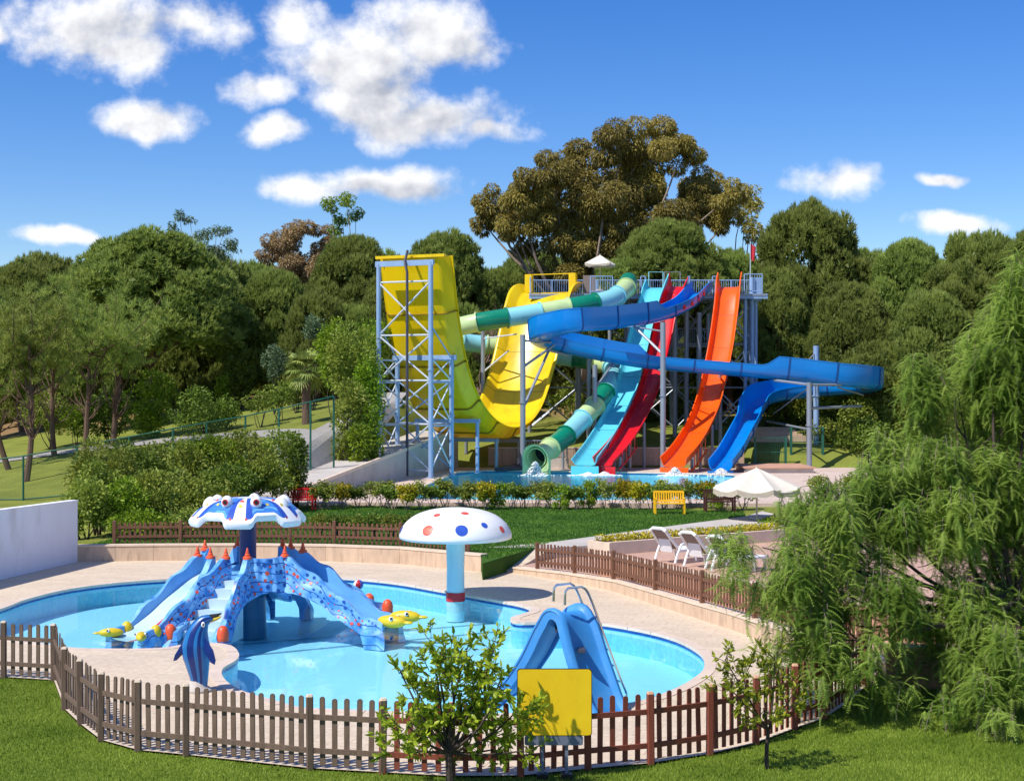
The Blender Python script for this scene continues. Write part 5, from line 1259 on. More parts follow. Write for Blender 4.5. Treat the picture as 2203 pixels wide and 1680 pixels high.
# green gate and fence panels right of the blue slide
def gate(x0, x1, y, z, h, label):
    t = thing('mesh_gate', label, 'gate', Vector((x0, y, z)))
    for x in (x0, x1): MB().box((x, y, z + h / 2), (.14, .14, h)).build('gate_post', MT['greenfence'], t)
    for zz in (.06, h / 2, h - .06): MB().box(((x0 + x1) / 2, y, z + zz), (x1 - x0, .05, .05)).build('gate_rail', MT['greenfence'], t)
    mb = MB(); n = int((x1 - x0) / .12)
    for k in range(1, n): mb.box((x0 + (x1 - x0) * k / n, y, z + h / 2), (.012, .012, h - .1))
    mb.build('wire_row', MT['greenfence'], t, fixn=False)['kind'] = 'stuff'
gate(15.1, 17.0, 93.0, UZ + .02, 1.9, 'dark green mesh gate beyond the timber platform')
gate(17.6, 19.6, 94.4, 1.2, 1.9, 'dark green mesh fence panel right of the gate')
# wooden steps up the slope behind the gate
t = thing('garden_steps', 'rustic log steps climbing the slope behind the gate', 'steps', Vector((17, 98, 2)))
for k in range(5): MB().box((17.4, 98 + k * .55, Hs(17.4, 98 + k * .55) + .16 + .05 * k), (3.6 - .25 * k, .5, .42)).build('step', MT['travertine'], t)
# pool pipes beside the tube mouth
t = thing('pipe_pair', 'pair of dark pipes on the deck beside the tube mouth', 'pipe', Vector((-.4, 88.3, UZ)))
for k in range(2): MB().tube([(-.9 + k * .32, 87.9, UZ + .17), (.1 + k * .32, 89.6, UZ + .17), (.2 + k * .32, 92, UZ + .2)], .15, 10).build('pipe', MT['darkpipe'], t, smooth=True)
rb = thing('railing', 'grey railing on the deck behind the yellow slide', 'railing', Vector((1, 92.6, UZ)))
railing(rb, [(.4, 92.6), (3.4, 92.6)], UZ + .6, 1.1, m='steel2'); MB().box((1.9, 92.7, UZ + .3), (3.2, .5, .6)).build('plinth', MT['concrete'], rb)
# ------------------------------------------------------------------ vegetation
LM = {}
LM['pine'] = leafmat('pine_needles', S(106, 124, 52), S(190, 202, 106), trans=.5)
LM['pine2'] = leafmat('young_pine_needles', S(98, 120, 48), S(184, 194, 92), trans=.32)
LM['euc'] = leafmat('eucalyptus_leaf', S(128, 118, 62), S(194, 184, 88), S(190, 166, 120), trans=.36)
LM['brownleaf'] = leafmat('brown_leaf', S(152, 130, 86), S(196, 172, 122), trans=.3)
LM['lightleaf'] = leafmat('light_leaf', S(98, 124, 40), S(158, 176, 74), trans=.3)
LM['shrub'] = leafmat('shrub_leaf', S(96, 116, 36), S(176, 186, 80), S(214, 200, 110), trans=.36)
LM['bright'] = leafmat('bright_shrub_leaf', S(78, 112, 24), S(164, 188, 46), trans=.32)
LM['dark'] = leafmat('dark_shrub_leaf', S(72, 96, 28), S(140, 160, 60), trans=.32)
LM['yellow'] = leafmat('yellow_shrub_leaf', S(90, 120, 26), S(212, 184, 36), S(236, 200, 40), trans=.3)
LM['citrus'] = leafmat('citrus_leaf', S(104, 128, 28), S(200, 208, 64), S(228, 212, 80), trans=.42, rough=.35)
LM['pepper'] = leafmat('pepper_leaf', S(100, 140, 46), S(190, 216, 104), S(226, 234, 150), trans=.48)
LM['greyleaf'] = leafmat('grey_green_leaf', S(84, 108, 76), S(130, 150, 110), trans=.2)
LM['palm'] = leafmat('palm_leaf', S(88, 110, 46), S(170, 180, 96), trans=.2)
LM['grass'] = leafmat('grass_blade', S(96, 122, 30), S(172, 186, 74), trans=.35)
LM['grass2'] = leafmat('mown_grass_blade', S(62, 98, 28), S(112, 146, 50), trans=.3)
LM['twig'] = MT['bark2']

def unit(v): return v / np.maximum(np.linalg.norm(v, axis=-1, keepdims=True), 1e-9)
def leafcards(P, D, L, Wd, tint, droop=0.0):       # rhombus leaves
    n = len(P); D = unit(D); R = unit(np.cross(D, rng.normal(size=(n, 3)))); L = np.broadcast_to(L, n)[:, None]; Wd = np.broadcast_to(Wd, n)[:, None]
    mid = P + D * L * .5; tip = P + D * L + np.array([0, 0, -1.]) * L * droop
    V = np.stack([P, mid + R * Wd / 2, tip, mid - R * Wd / 2], 1); F = np.arange(n * 4).reshape(n, 4)
    return V.reshape(-1, 3), F, np.repeat(tint, 4)
def blades(P, D, L, Wd, tint):
    n = len(P); D = unit(D); R = unit(np.cross(D, rng.normal(size=(n, 3)))); L = np.broadcast_to(L, n)[:, None]; Wd = np.broadcast_to(Wd, n)[:, None]
    V = np.stack([P - R * Wd / 2, P + R * Wd / 2, P + D * L], 1); F = np.arange(n * 3).reshape(n, 3)
    return V.reshape(-1, 3), F, np.repeat(tint, 3)
def sphere_dirs(n): return unit(rng.normal(size=(n, 3)))
def limb(mb, a, b, r0, r1, bend=.12, n=6, k=7):
    a, b = Vector(a), Vector(b); L = (b - a).length; off = Vector(rng.normal(0, bend * L, 3)); pts = []
    for i in range(n + 1):
        f = i / n; pts.append(a.lerp(b, f) + off * math.sin(math.pi * f) + Vector((0, 0, -.08 * L * math.sin(math.pi * f))))
    mb.tube(pts, [r0 + (r1 - r0) * i / n for i in range(n + 1)], k); return pts

# --- stone pines: a few crowns, each used for several trees
def pine_crown(seed, R=6.0, Hc=7.6, lobes=190):
    g = np.random.default_rng(seed); C_ = []
    for k in range(lobes):
        u = g.uniform(0, 1) ** .8; a = g.uniform(0, 2 * np.pi); el = np.arcsin(u) if k % 4 else g.uniform(-.15, .25)
        rr = R * .9 * np.cos(el) * g.uniform(.86, 1.04); C_.append((rr * np.cos(a), rr * np.sin(a), Hc * .86 * np.sin(el) + g.uniform(-.35, .35), g.uniform(.7, 1.25)))
    C_ = np.array(C_); Ps, Ds, Ts = [], [], []; Pq, Dq, Tq = [], [], []
    for (x, y, z, r) in C_:
        n = int(42 * r * r); d = unit(g.normal(size=(n, 3))); d[:, 2] = np.where(d[:, 2] < -.35, -d[:, 2], d[:, 2]); p = np.array([x, y, z]) + d * r * np.array([1, 1, .8])
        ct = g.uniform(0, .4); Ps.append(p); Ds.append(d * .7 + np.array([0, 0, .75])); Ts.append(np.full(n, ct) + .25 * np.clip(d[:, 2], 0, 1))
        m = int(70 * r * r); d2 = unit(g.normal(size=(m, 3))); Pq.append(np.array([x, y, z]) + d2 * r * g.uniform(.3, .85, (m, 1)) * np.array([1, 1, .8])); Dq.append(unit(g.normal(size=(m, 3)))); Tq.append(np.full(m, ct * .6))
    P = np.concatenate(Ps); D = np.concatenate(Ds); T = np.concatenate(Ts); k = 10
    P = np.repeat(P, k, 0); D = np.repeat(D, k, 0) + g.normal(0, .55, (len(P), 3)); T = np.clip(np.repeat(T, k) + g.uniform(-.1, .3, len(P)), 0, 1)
    V1, F1, T1 = blades(P, D, g.uniform(.3, .55, len(P)), .11, T)
    Q = np.concatenate(Pq); V2, F2, T2 = leafcards(Q, np.concatenate(Dq), .5, .3, np.clip(np.concatenate(Tq), 0, 1))
    F2t = np.concatenate([F2[:, [0, 1, 2]], F2[:, [0, 2, 3]]]) + len(V1)
    return npmesh('pine_crown', np.concatenate([V1, V2]), np.concatenate([F1, F2t]), np.concatenate([T1, T2]))
CROWNS = [pine_crown(11 + i) for i in range(4)]
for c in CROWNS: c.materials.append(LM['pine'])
def pine_trunk(seed, Ht=9.0):
    random.seed(seed); mb = MB(); top = Vector((random.uniform(-.5, .5), random.uniform(-.5, .5), Ht * .8)); limb(mb, (0, 0, -.5), top, .32, .2, .03, 8, 8)
    for k in range(9):
        a = 2 * math.pi * k / 9 + random.uniform(-.3, .3); limb(mb, top * random.uniform(.75, 1.0), (math.cos(a) * 3.6, math.sin(a) * 3.6, Ht + random.uniform(-.3, 1.6)), .13, .03, .06, 5, 5)
    o = mb.build('trunk', MT['bark'], None, smooth=True, fixn=False); me = o.data; bpy.data.objects.remove(o); return me
TRUNKS = [pine_trunk(3), pine_trunk(5)]
def pine(i, x, yt, Z, wpx, hpx, label, group=None):
    X = (x - 1101.5) / FPX * Z; zt = CAMH - (yt - 840) / FPX * Z; g = Hs(X, Z); R = wpx / FPX * Z / 2; Hc = hpx / FPX * Z
    t = thing('stone_pine', label, 'tree', (X, Z, g - .1), group)
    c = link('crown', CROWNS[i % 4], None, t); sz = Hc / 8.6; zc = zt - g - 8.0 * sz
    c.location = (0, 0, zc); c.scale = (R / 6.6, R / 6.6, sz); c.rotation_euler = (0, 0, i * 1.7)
    k = link('trunk', TRUNKS[i % 2], None, t); k.scale = (1, 1, max((zc + .6) / 9.0, .3)); k.rotation_euler = (0, 0, i * 2.3)
    return t
PN = [(330, 478, 106, 440, 270, 'broad domed stone pine rising tallest above the young pines on the slope'), (1740, 418, 114, 320, 330, 'tall rounded stone pine standing right of the eucalyptus, above the flag'),
      (1440, 455, 112, 290, 230, 'dense rounded stone pine in front of the eucalyptus, above the launch deck'), (760, 490, 114, 250, 270, 'domed stone pine left of the yellow tower top, in front of the brown tree'),
      (960, 482, 118, 260, 260, 'domed stone pine just right of the yellow tower top behind bare twigs')]
for i, a in enumerate(PN): pine(i, *a)
mid = [(50, 545, 118, 240, 250), (-70, 560, 112, 220, 250), (590, 565, 112, 230, 260), (500, 600, 120, 220, 260), (680, 610, 103, 190, 230), (860, 560, 108, 230, 260), (1075, 560, 122, 210, 260), (1330, 545, 110, 190, 180), (1575, 525, 113, 180, 210),
       (1670, 560, 108, 190, 220), (1960, 497, 110, 230, 270), (2105, 480, 112, 270, 300), (2240, 470, 108, 260, 300), (1830, 590, 105, 230, 250), (2010, 610, 100, 240, 260), (2160, 640, 97, 230, 260), (1760, 690, 107, 180, 190), (1890, 720, 101, 200, 200), (2060, 760, 98, 210, 200),
       (1200, 600, 125, 230, 220), (1440, 620, 124, 230, 200), (1000, 640, 108, 200, 220), (760, 640, 106, 190, 240), (1560, 640, 118, 220, 210), (420, 640, 118, 240, 260), (160, 620, 116, 230, 250), (1300, 640, 128, 230, 220), (1100, 690, 116, 220, 190), (1900, 545, 113, 240, 240), (2050, 545, 107, 260, 260), (2200, 560, 104, 250, 260), (1800, 520, 116, 220, 240), (240, 560, 118, 240, 240)]
for i, a in enumerate(mid):
    lb, gp = ('stone pine rising behind the young pines on the slope', 'pines behind the young pines') if a[0] < 470 else ('stone pine in the wood between the palm and the yellow slide', 'pines behind the palm') if a[0] < 880 else ('stone pine in the wood behind the yellow slide and the eucalyptus', 'pines below the eucalyptus') if a[0] < 1280 else ('stone pine in the wood behind the launch tower', 'pines behind the launch tower') if a[0] < 1700 else ('stone pine on the slope behind the blue slide loop and the pepper tree', 'pines behind the blue loop')
    pine(i + 1, *a, lb, gp)
for i, x in enumerate(range(-140, 2400, 118)): pine(i, x, 545 + 22 * math.sin(i * 2.1), 140 + 8 * math.sin(i * 1.3), 300, 280, 'distant stone pine filling the back of the wood', 'stone pines at the back')
for i, x in enumerate(range(-140, 2400, 125)): pine(i + 2, x, 700 + 20 * math.sin(i * 2.7), 128 + 5 * math.sin(i * 1.9), 240, 200, 'low dark stone pine deep in the shade of the wood', 'low pines in the wood')

# --- trees made of leaf clumps
def clump_tree(name, label, Z, blobs, m, nleaf, L, Wd, base, trunk_r, bark, cat='tree', droop=.3, flat=.8, limbs=True, depth=None, tints=None, hang=-.3, group=None):
    bx, by = (base[0] - 1101.5) / FPX * Z, Z; g = Hs(bx, by); t = thing(name, label, cat, (bx, by, g), group)
    Ps, Ds, Ts = [], [], []; cs = []
    for i, b in enumerate(blobs):
        x, y, r = b[:3]; dz = b[3] if len(b) > 3 else (rng.uniform(-1, 1) * (depth or 1.5)); c = np.array(W(x, y, Z)) + np.array([0, dz, 0]); R = r / FPX * Z; cs.append((c, R))
        n = max(int(nleaf * R * R * 2.0), 24)
        d = sphere_dirs(n); rad = rng.uniform(.35, 1.0, (n, 1)) ** .5
        sub = sphere_dirs(9) * R * .75; own = rng.integers(0, 9, n)                 # leaves gather in smaller clumps
        p = c + (d * rad * R * .42 + sub[own] * .95) * np.array([1, 1, flat])
        ct = (tints[i] if tints else rng.uniform(.0, .55)); Ps.append(p); Ds.append(unit(d) + np.array([0, 0, hang])); Ts.append(np.clip(ct + rng.uniform(-.1, .45, n) + .1 * own / 9, 0, 1))
    P = np.concatenate(Ps) - np.array([bx, by, g]); D = np.concatenate(Ds) + rng.normal(0, .35, P.shape)
    V, F, T = leafcards(P, D, rng.uniform(.7, 1.2, len(P)) * L, Wd, np.concatenate(Ts), droop)
    me = npmesh('crown', V, F, T); link('crown', me, m, t)
    if limbs:
        mb = MB(); o = Vector((bx, by, g)); top = Vector(np.mean([c for c, _ in cs], 0)); fork = o.lerp(top, .45); fork.x = (o.x * .5 + top.x * .5)
        limb(mb, o - Vector((0, 0, .3)), fork, trunk_r, trunk_r * .7, .03, 7, 8)
        for c, R in cs: limb(mb, fork + Vector(rng.normal(0, .1, 3)), Vector(c), trunk_r * .42, trunk_r * .08, .07, 6, 5)
        mb.build('trunk', bark, t, smooth=True, fixn=False)
    return t
eb = [(1330, 318, 62), (1400, 308, 70), (1255, 345, 62), (1190, 372, 48), (1462, 335, 50), (1525, 385, 55), (1562, 430, 42), (1145, 400, 40), (1118, 440, 45), (1062, 432, 42), (1040, 478, 30), (1205, 430, 72), (1300, 410, 80), (1400, 400, 85), (1478, 430, 66), (1255, 500, 70), (1350, 490, 75), (1440, 490, 60), (1150, 485, 40), (1560, 480, 32), (1130, 530, 32), (1205, 560, 60), (1320, 560, 60), (1090, 500, 26), (1225, 620, 50), (1150, 600, 40), (1085, 460, 38), (1160, 440, 45), (1110, 490, 34), (1520, 450, 50), (1270, 560, 60), (1400, 540, 60)]
clump_tree('eucalyptus_tree', 'huge olive brown eucalyptus towering over the slides', 122, eb, LM['euc'], 640, .28, .11, (1240, 800), .55, MT['bark2'], depth=3, droop=.5)
clump_tree('eucalyptus_tree', 'slim eucalyptus spray poking up right of the huge eucalyptus', 124, [(1612, 412, 26), (1622, 440, 22), (1605, 465, 24), (1618, 500, 26)], LM['euc'], 420, .28, .1, (1612, 780), .22, MT['bark2'], depth=1)
clump_tree('feathery_tree', 'thin feathery tree tips showing behind the broad domed pine', 126, [(382, 462, 13), (405, 470, 14), (372, 490, 14), (440, 505, 20), (425, 525, 26), (468, 498, 14), (490, 498, 12), (492, 520, 14), (508, 535, 14), (470, 545, 26), (395, 515, 20)], LM['greyleaf'], 420, .24, .08, (440, 800), .2, MT['bark2'], depth=1)
clump_tree('brown_tree', 'brown leaved rounded tree on the skyline between dark pines', 128, [(600, 518, 36), (645, 500, 36), (695, 505, 28), (575, 545, 26), (640, 545, 44), (690, 545, 30), (610, 570, 40), (670, 575, 40)], LM['brownleaf'], 760, .24, .09, (640, 800), .3, MT['bark2'], depth=2)
clump_tree('thin_tree', 'small airy light green tree on the skyline beside the brown tree', 122, [(715, 440, 20), (745, 432, 20), (762, 455, 17), (735, 470, 18), (718, 490, 15)], LM['lightleaf'], 520, .24, .09, (735, 800), .22, MT['bark2'], depth=1)

# bare grey tree beside the yellow slide
def bare_tree(name, label, p, h, seed):
    random.seed(seed); t = thing(name, label, 'tree', p); mb = MB()
    def rec(a, d, L, r, lev):
        b = a + d * L; limb(mb, a, b, r, r * .6, .06, 4, 5)
        if lev == 0: return
        for k in range(4 if lev > 1 else 5):
            v = Vector((random.gauss(0, 1), random.gauss(0, 1), random.gauss(.5, .5))).normalized(); nd = (d * .75 + v * .75).normalized(); rec(a.lerp(b, random.uniform(.6, 1)), nd, L * random.uniform(.55, .8), r * .5, lev - 1)
    rec(Vector(p), Vector((.05, 0, 1)), h * .36, h * .017, 4); mb.build('branches', mat('grey_twigs', S(126, 106, 90), .9, .15), t, fixn=False)
bare_tree('bare_tree', 'grey twiggy bare tree right behind the yellow tower', (-2.4, 105, Hs(-2.4, 105)), 9.5, 4)

# --- young pines on the slope
def young_pine(label, bx_, Z, crown, seed):
    random.seed(seed); X = (bx_ - 1101.5) / FPX * Z; g = Hs(X, Z); t = thing('young_pine', label, 'tree', (X, Z, g)); mb = MB()
    top = W(crown[0], crown[1] + crown[3] * .3, Z); o = Vector((X, Z, g)); tr = limb(mb, o - Vector((0, 0, .3)), top, .2, .07, .03, 10, 8)
    Ps, Ds, Ts = [], [], []
    for k in range(34):
        f = random.uniform(.42, 1.0) if k % 4 else random.uniform(.42, .6); a = tr[min(int(f * 10), 10)]; q = W(crown[0] + random.gauss(0, .5) * crown[2], crown[1] + random.uniform(-.95, .4) * crown[3], Z); q.y += random.gauss(0, .5) * crown[2] / FPX * Z
        if f < .62: q = a.lerp(q, .5); q.z = min(q.z, a.z + 1.4)
        pts = limb(mb, a, q, .05, .015, .08, 6, 5)
        for j in range(22 if f >= .62 else 0):
            u = pts[random.randint(3, 6)]; c = np.array(u) + rng.normal(0, .42, 3); n = 34; d = unit(rng.normal(size=(n, 3))) * .75 + np.array([0, 0, .8])
            Ps.append(np.repeat(c[None], n, 0) + rng.normal(0, .06, (n, 3)) + unit(d) * .05); Ds.append(d); Ts.append(np.clip(rng.uniform(0, .4) + rng.uniform(0, .5, n), 0, 1))
    mb.build('trunk', MT['bark'], t, smooth=True, fixn=False)
    P = np.concatenate(Ps) - np.array(o); V, F, T = blades(P, np.concatenate(Ds), rng.uniform(.25, .5, len(P)), .038, np.concatenate(Ts)); link('crown', npmesh('crown', V, F, T), LM['pine2'], t)
young_pine('young pine at the edge of the slope lawn with bushy crown', 22, 88, (-20, 720, 110, 90), 1)
young_pine('young pine with a leaning reddish trunk behind the green fence post', 54, 80, (62, 710, 100, 90), 2)
young_pine('young pine with dark straight trunk on the slope lawn', 118, 92, (120, 690, 100, 80), 3)
young_pine('young pine with forked bare lower branches on the slope lawn', 182, 85, (195, 705, 120, 95), 4)
young_pine('young pine with leaning dark trunk beside the yellow green bush', 243, 92, (262, 740, 80, 90), 5)

# --- shrubs
def shrub(name, label, x, y, rx, ry, Z, m, L=.12, dens=330, group=None, cat='shrub', sub=12, bark=None, up=.3, wd=.5, dy=0):
    X = (x - 1101.5) / FPX * Z; g = Hs(X, Z) if Z > 47.6 else 0.0; cz = CAMH - (y - 840) / FPX * Z; RX, RZ = rx / FPX * Z, ry / FPX * Z
    t = thing(name, label, cat, (X, Z, g - .03), group); n = int(min(dens * (RX * RZ) ** .9 * 9.5, 14000))
    cl = sphere_dirs(sub) * np.array([RX, RX * .8, RZ]) * .72; own = rng.integers(0, sub, n); d = sphere_dirs(n); r = rng.uniform(.2, 1, (n, 1)) ** .5
    P = np.array([0, 0, cz - g + .03]) + cl[own] + d * r * np.array([RX, RX * .8, RZ]) * .42
    P = P[P[:, 2] > .02]; k = len(P); T = np.clip(own[:k] / sub * .45 + rng.uniform(-.1, .5, k), 0, 1)
    V, F, T = leafcards(P, d[:k] + np.array([0, 0, up]) + rng.normal(0, .4, (k, 3)), rng.uniform(.7, 1.3, k) * L, L * wd, T, .15)
    link('foliage', npmesh('foliage', V, F, T), m, t); mb = MB()
    for q in range(5): limb(mb, (rng.normal(0, .1), rng.normal(0, .1), -.1), tuple(cl[q] * .8 + np.array([0, 0, cz - g])), .03 + .008 * RZ, .008, .05, 5, 5)
    mb.build('stems', bark or MT['bark3'], t, local=True, fixn=False); return t
bank = [(215, 1015, 72, 74, 54), (285, 1012, 80, 60, 57), (360, 1008, 80, 62, 58), (440, 1000, 82, 60, 59), (525, 990, 72, 58, 61), (598, 978, 55, 52, 63), (632, 990, 28, 58, 62.5), (185, 1095, 55, 62, 50.5), (250, 1085, 62, 62, 51.5), (330, 1075, 72, 58, 53), (415, 1058, 70, 56, 55), (490, 1045, 62, 42, 57), (570, 1025, 60, 40, 60), (300, 1130, 66, 30, 49.8), (390, 1125, 50, 28, 50), (210, 1050, 50, 60, 52)]
for i, b in enumerate(bank): shrub('bank_shrub', 'leafy shrub in the thick planting below the green chain link fence', *b, LM[('shrub', 'dark', 'shrub', 'bright', 'shrub')[i % 5]], .15, 300, 'shrubs of the bank planting', sub=16)
for i, b in enumerate([(460, 1102, 40, 26, 50.5), (490, 1085, 34, 24, 52), (600, 1040, 44, 20, 62), (540, 1048, 40, 18, 61), (640, 1030, 22, 22, 63)]): shrub('yellow_shrub', 'yellow green shrub at the front of the bank planting', *b, LM['yellow'], .11, 420, 'yellow shrubs of the bank')
for i, x in enumerate(range(690, 890, 38)): shrub('low_hedge', 'low green hedge clump behind the brown fence and the octopus slide', x, 1122, 24, 15, 50.5, LM['dark'] if i % 2 else LM['shrub'], .09, 700, 'low hedge on the middle lawn')
shrub('citrus_bush', 'bright yellow green rounded bush on the slope', 324, 868, 56, 66, 94, LM['bright'], .24, 130); shrub('clipped_bush', 'dark green clipped dome bush on the slope', 442, 886, 72, 52, 92, LM['dark'], .2, 190, sub=20)
shrub('round_bush', 'dark rounded bush between two pine trunks', 232, 880, 46, 60, 96, LM['dark'], .22, 150); shrub('round_bush', 'shaded green bush beside the slope path', 110, 885, 60, 48, 97, LM['shrub'], .22, 150); shrub('round_bush', 'low light green bush by the reddish pine trunk', 160, 905, 34, 30, 95, LM['bright'], .2, 160)
shrub('citrus_bush', 'small dark citrus bush at the edge of the wood', 518, 815, 32, 42, 104, LM['dark'], .24, 150); shrub('round_bush', 'small yellow green bush under the wood edge', 478, 830, 18, 20, 103, LM['bright'], .2, 160)
for b in [(600, 850, 40, 26, 92), (560, 862, 34, 20, 90), (640, 830, 30, 34, 96)]: shrub('meadow_shrub', 'pale wispy shrub on the slope by the palm', *b, LM['lightleaf'], .2, 130, 'pale shrubs by the palm')
shrub('grey_bush', 'grey green bush left of the palm crown', 592, 785, 28, 40, 98, LM['greyleaf'], .2, 170); shrub('grey_bush', 'grey green bush above the palm crown', 675, 705, 22, 26, 96, LM['greyleaf'], .2, 170)
for i, b in enumerate([(760, 775, 58, 80, 82), (722, 760, 42, 70, 84), (792, 850, 38, 80, 81), (752, 890, 40, 70, 79.5), (800, 940, 26, 70, 79), (770, 960, 30, 50, 78), (735, 955, 24, 30, 78.5), (800, 740, 40, 60, 86)]): shrub('tall_shrub', 'tall bright green shrub beside the blue steel lattice tower', *b, LM['bright' if i % 3 else 'shrub'], .2, 170, 'tall shrubs left of the lattice tower', sub=18)
for i, b in enumerate([(1690, 790, 46, 60, 106), (1650, 820, 36, 60, 104), (1730, 850, 60, 50, 103), (1800, 890, 70, 46, 101), (1870, 900, 60, 60, 99), (1700, 890, 50, 36, 103), (1760, 930, 50, 30, 98), (1860, 950, 70, 50, 95), (1950, 900, 80, 90, 97), (2060, 920, 90, 90, 96), (1240, 870, 60, 50, 107), (1330, 880, 60, 50, 107), (1500, 880, 60, 50, 108), (1420, 870, 60, 60, 108)]): shrub('shade_shrub', 'green shrub in the shade under the slides and the wood', *b, LM['dark' if i % 2 else 'shrub'], .24, 130, 'shade shrubs behind the slides', sub=16)
for i, b in enumerate([(1960, 1000, 70, 50, 80), (2080, 1010, 80, 60, 78), (2180, 1020, 80, 60, 76), (1760, 1050, 30, 26, 70), (1830, 1060, 50, 40, 68), (1920, 1080, 60, 40, 64), (2040, 1090, 70, 50, 62), (2150, 1090, 70, 50, 60), (1650, 1125, 40, 14, 56), (1710, 1120, 50, 20, 55)]): shrub('garden_shrub', 'green garden shrub behind the weeping pepper tree', *b, LM['shrub' if i % 2 else 'bright'], .16, 220, 'shrubs behind the pepper tree')

# hedge before the upper pool: bushes with bare stems
def hedge_mesh(seed, kind):
    g = np.random.default_rng(seed); n = 1300 if kind != 'thin' else 520; cl = np.stack([g.uniform(-.36, .36, 10), g.uniform(-.22, .22, 10), g.uniform(.45, .98, 10) if kind != 'low' else g.uniform(.2, .9, 10)], -1)
    own = g.integers(0, 10, n); P = cl[own] + g.normal(0, .085, (n, 3)); P[:, 2] = np.clip(P[:, 2], .05, 1.1)
    V, F, T = leafcards(P, g.normal(size=(n, 3)) + np.array([0, 0, .4]), g.uniform(.08, .13, n), .06, np.clip(own / 10 * .5 + g.uniform(0, .5, n), 0, 1), .1)
    me = npmesh('foliage', V, F, T); mb = MB(); random.seed(seed)
    for k in range(9): limb(mb, (random.uniform(-.12, .12), random.uniform(-.08, .08), -.05), tuple(cl[k]), .014, .005, .06, 5, 4)
    return me, mb
HM = []
for i, (kd, m) in enumerate((('full', 'dark'), ('full', 'yellow'), ('thin', 'shrub'), ('low', 'bright'), ('full', 'shrub'))):
    me, mb = hedge_mesh(40 + i, kd); me.materials.append(LM[m]); o = mb.build('stems', MT['bark2'], None, fixn=False); sme = o.data; bpy.data.objects.remove(o); HM.append((me, sme))
HL = ['dark green hedge bush with bare stems before the upper pool', 'yellow flecked hedge bush before the upper pool', 'thin twiggy hedge bush before the upper pool', 'bright green hedge bush before the upper pool', 'olive green hedge bush before the upper pool']
seq = [2, 0, 2, 1, 0, 2, 4, 0, 1, 2, 0, 4, 0, 4, 1, 3, 0, 0, 2, 4, 3, 0, 3, 2, 2, 1, 1, 0, 4, 0, 2, 1, 3, 0, 2]
for i, k in enumerate(seq):
    x = 655 + (1600 - 655) * i / (len(seq) - 1) + random.uniform(-5, 5); p = G(x, 1094 + 3 * math.sin(i), .47); t = thing('hedge_bush', HL[k], 'bush', p, 'hedge before the upper pool: ' + HL[k].split(' hedge')[0])
    f = link('foliage', HM[k][0], None, t); s = link('stems', HM[k][1], None, t); t.rotation_euler = (0, 0, random.uniform(0, 6)); t.scale = (random.uniform(1.0, 1.3),) * 2 + (random.uniform(.95, 1.1),)
# flowers in the raised bed
tb, fa, fb, fs_ = FLOWERBED; n = 2600; u = rng.uniform(0, 1, n); v = rng.uniform(.15, .8, n)
P = np.array(fa)[None] * (1 - u[:, None]) + np.array(fb)[None] * u[:, None] + np.array(fs_)[None] * v[:, None] + np.stack([np.zeros(n)] * 2 + [.34 + rng.uniform(0, .16, n)], -1) - np.array(fa)
V, F, T = leafcards(P, rng.normal(size=(n, 3)) + np.array([0, 0, .8]), .07, .05, rng.uniform(.2, 1, n)); link('flowers', npmesh('flowers', V, F, T), LM['yellow'], tb)['kind'] = 'stuff'
MB().add([fa + fs_ * .15 + Vector((0, 0, .33)), fb + fs_ * .15 + Vector((0, 0, .33)), fb + fs_ * .82 + Vector((0, 0, .33)), fa + fs_ * .82 + Vector((0, 0, .33))], [(0, 1, 2, 3)]).build('soil', MT['bark3'], tb)

# --- fan palm
px, pz = -12.05, 88.0; g = Hs(px, pz); t = thing('fan_palm', 'fan palm with shaggy trunk on the slope by the path', 'palm', (px, pz, g)); mb = MB()
mb.tube([(px, pz, g - .2), (px - .05, pz, g + 1.5), (px, pz, g + 3.3)], [.3, .26, .24], 10); mb.build('trunk', MT['bark'], t, smooth=True)
for k in range(30):
    a = random.uniform(0, 2 * math.pi); el = random.uniform(-.9, 1.3); d = Vector((math.cos(a) * math.cos(el), math.sin(a) * math.cos(el), math.sin(el))); o = Vector((px, pz, g + 3.35)); b = o + d * random.uniform(.6, .9) + Vector((0, 0, -.1)); mb = MB(); mb.tube([o, b], .02, 4)
    s = d.cross(Vector((0, 0, 1))).normalized(); u = s.cross(d); tints = []
    for j in range(19):
        q = math.radians(-105 + 210 * j / 18); dd = d * math.cos(q) + s * math.sin(q); tip = b + dd * random.uniform(.75, .95) + Vector((0, 0, -.12 - .25 * random.random())); e = dd.cross(u).normalized() * .045; m_ = b + dd * .4
        mb.add([b, m_ + e, tip, m_ - e], [(0, 1, 2, 3)])
    o_ = mb.build('frond', LM['palm'], t, fixn=False); at_ = o_.data.attributes.new('tint', 'FLOAT', 'POINT'); at_.data.foreach_set('value', [random.random()] * len(o_.data.vertices))

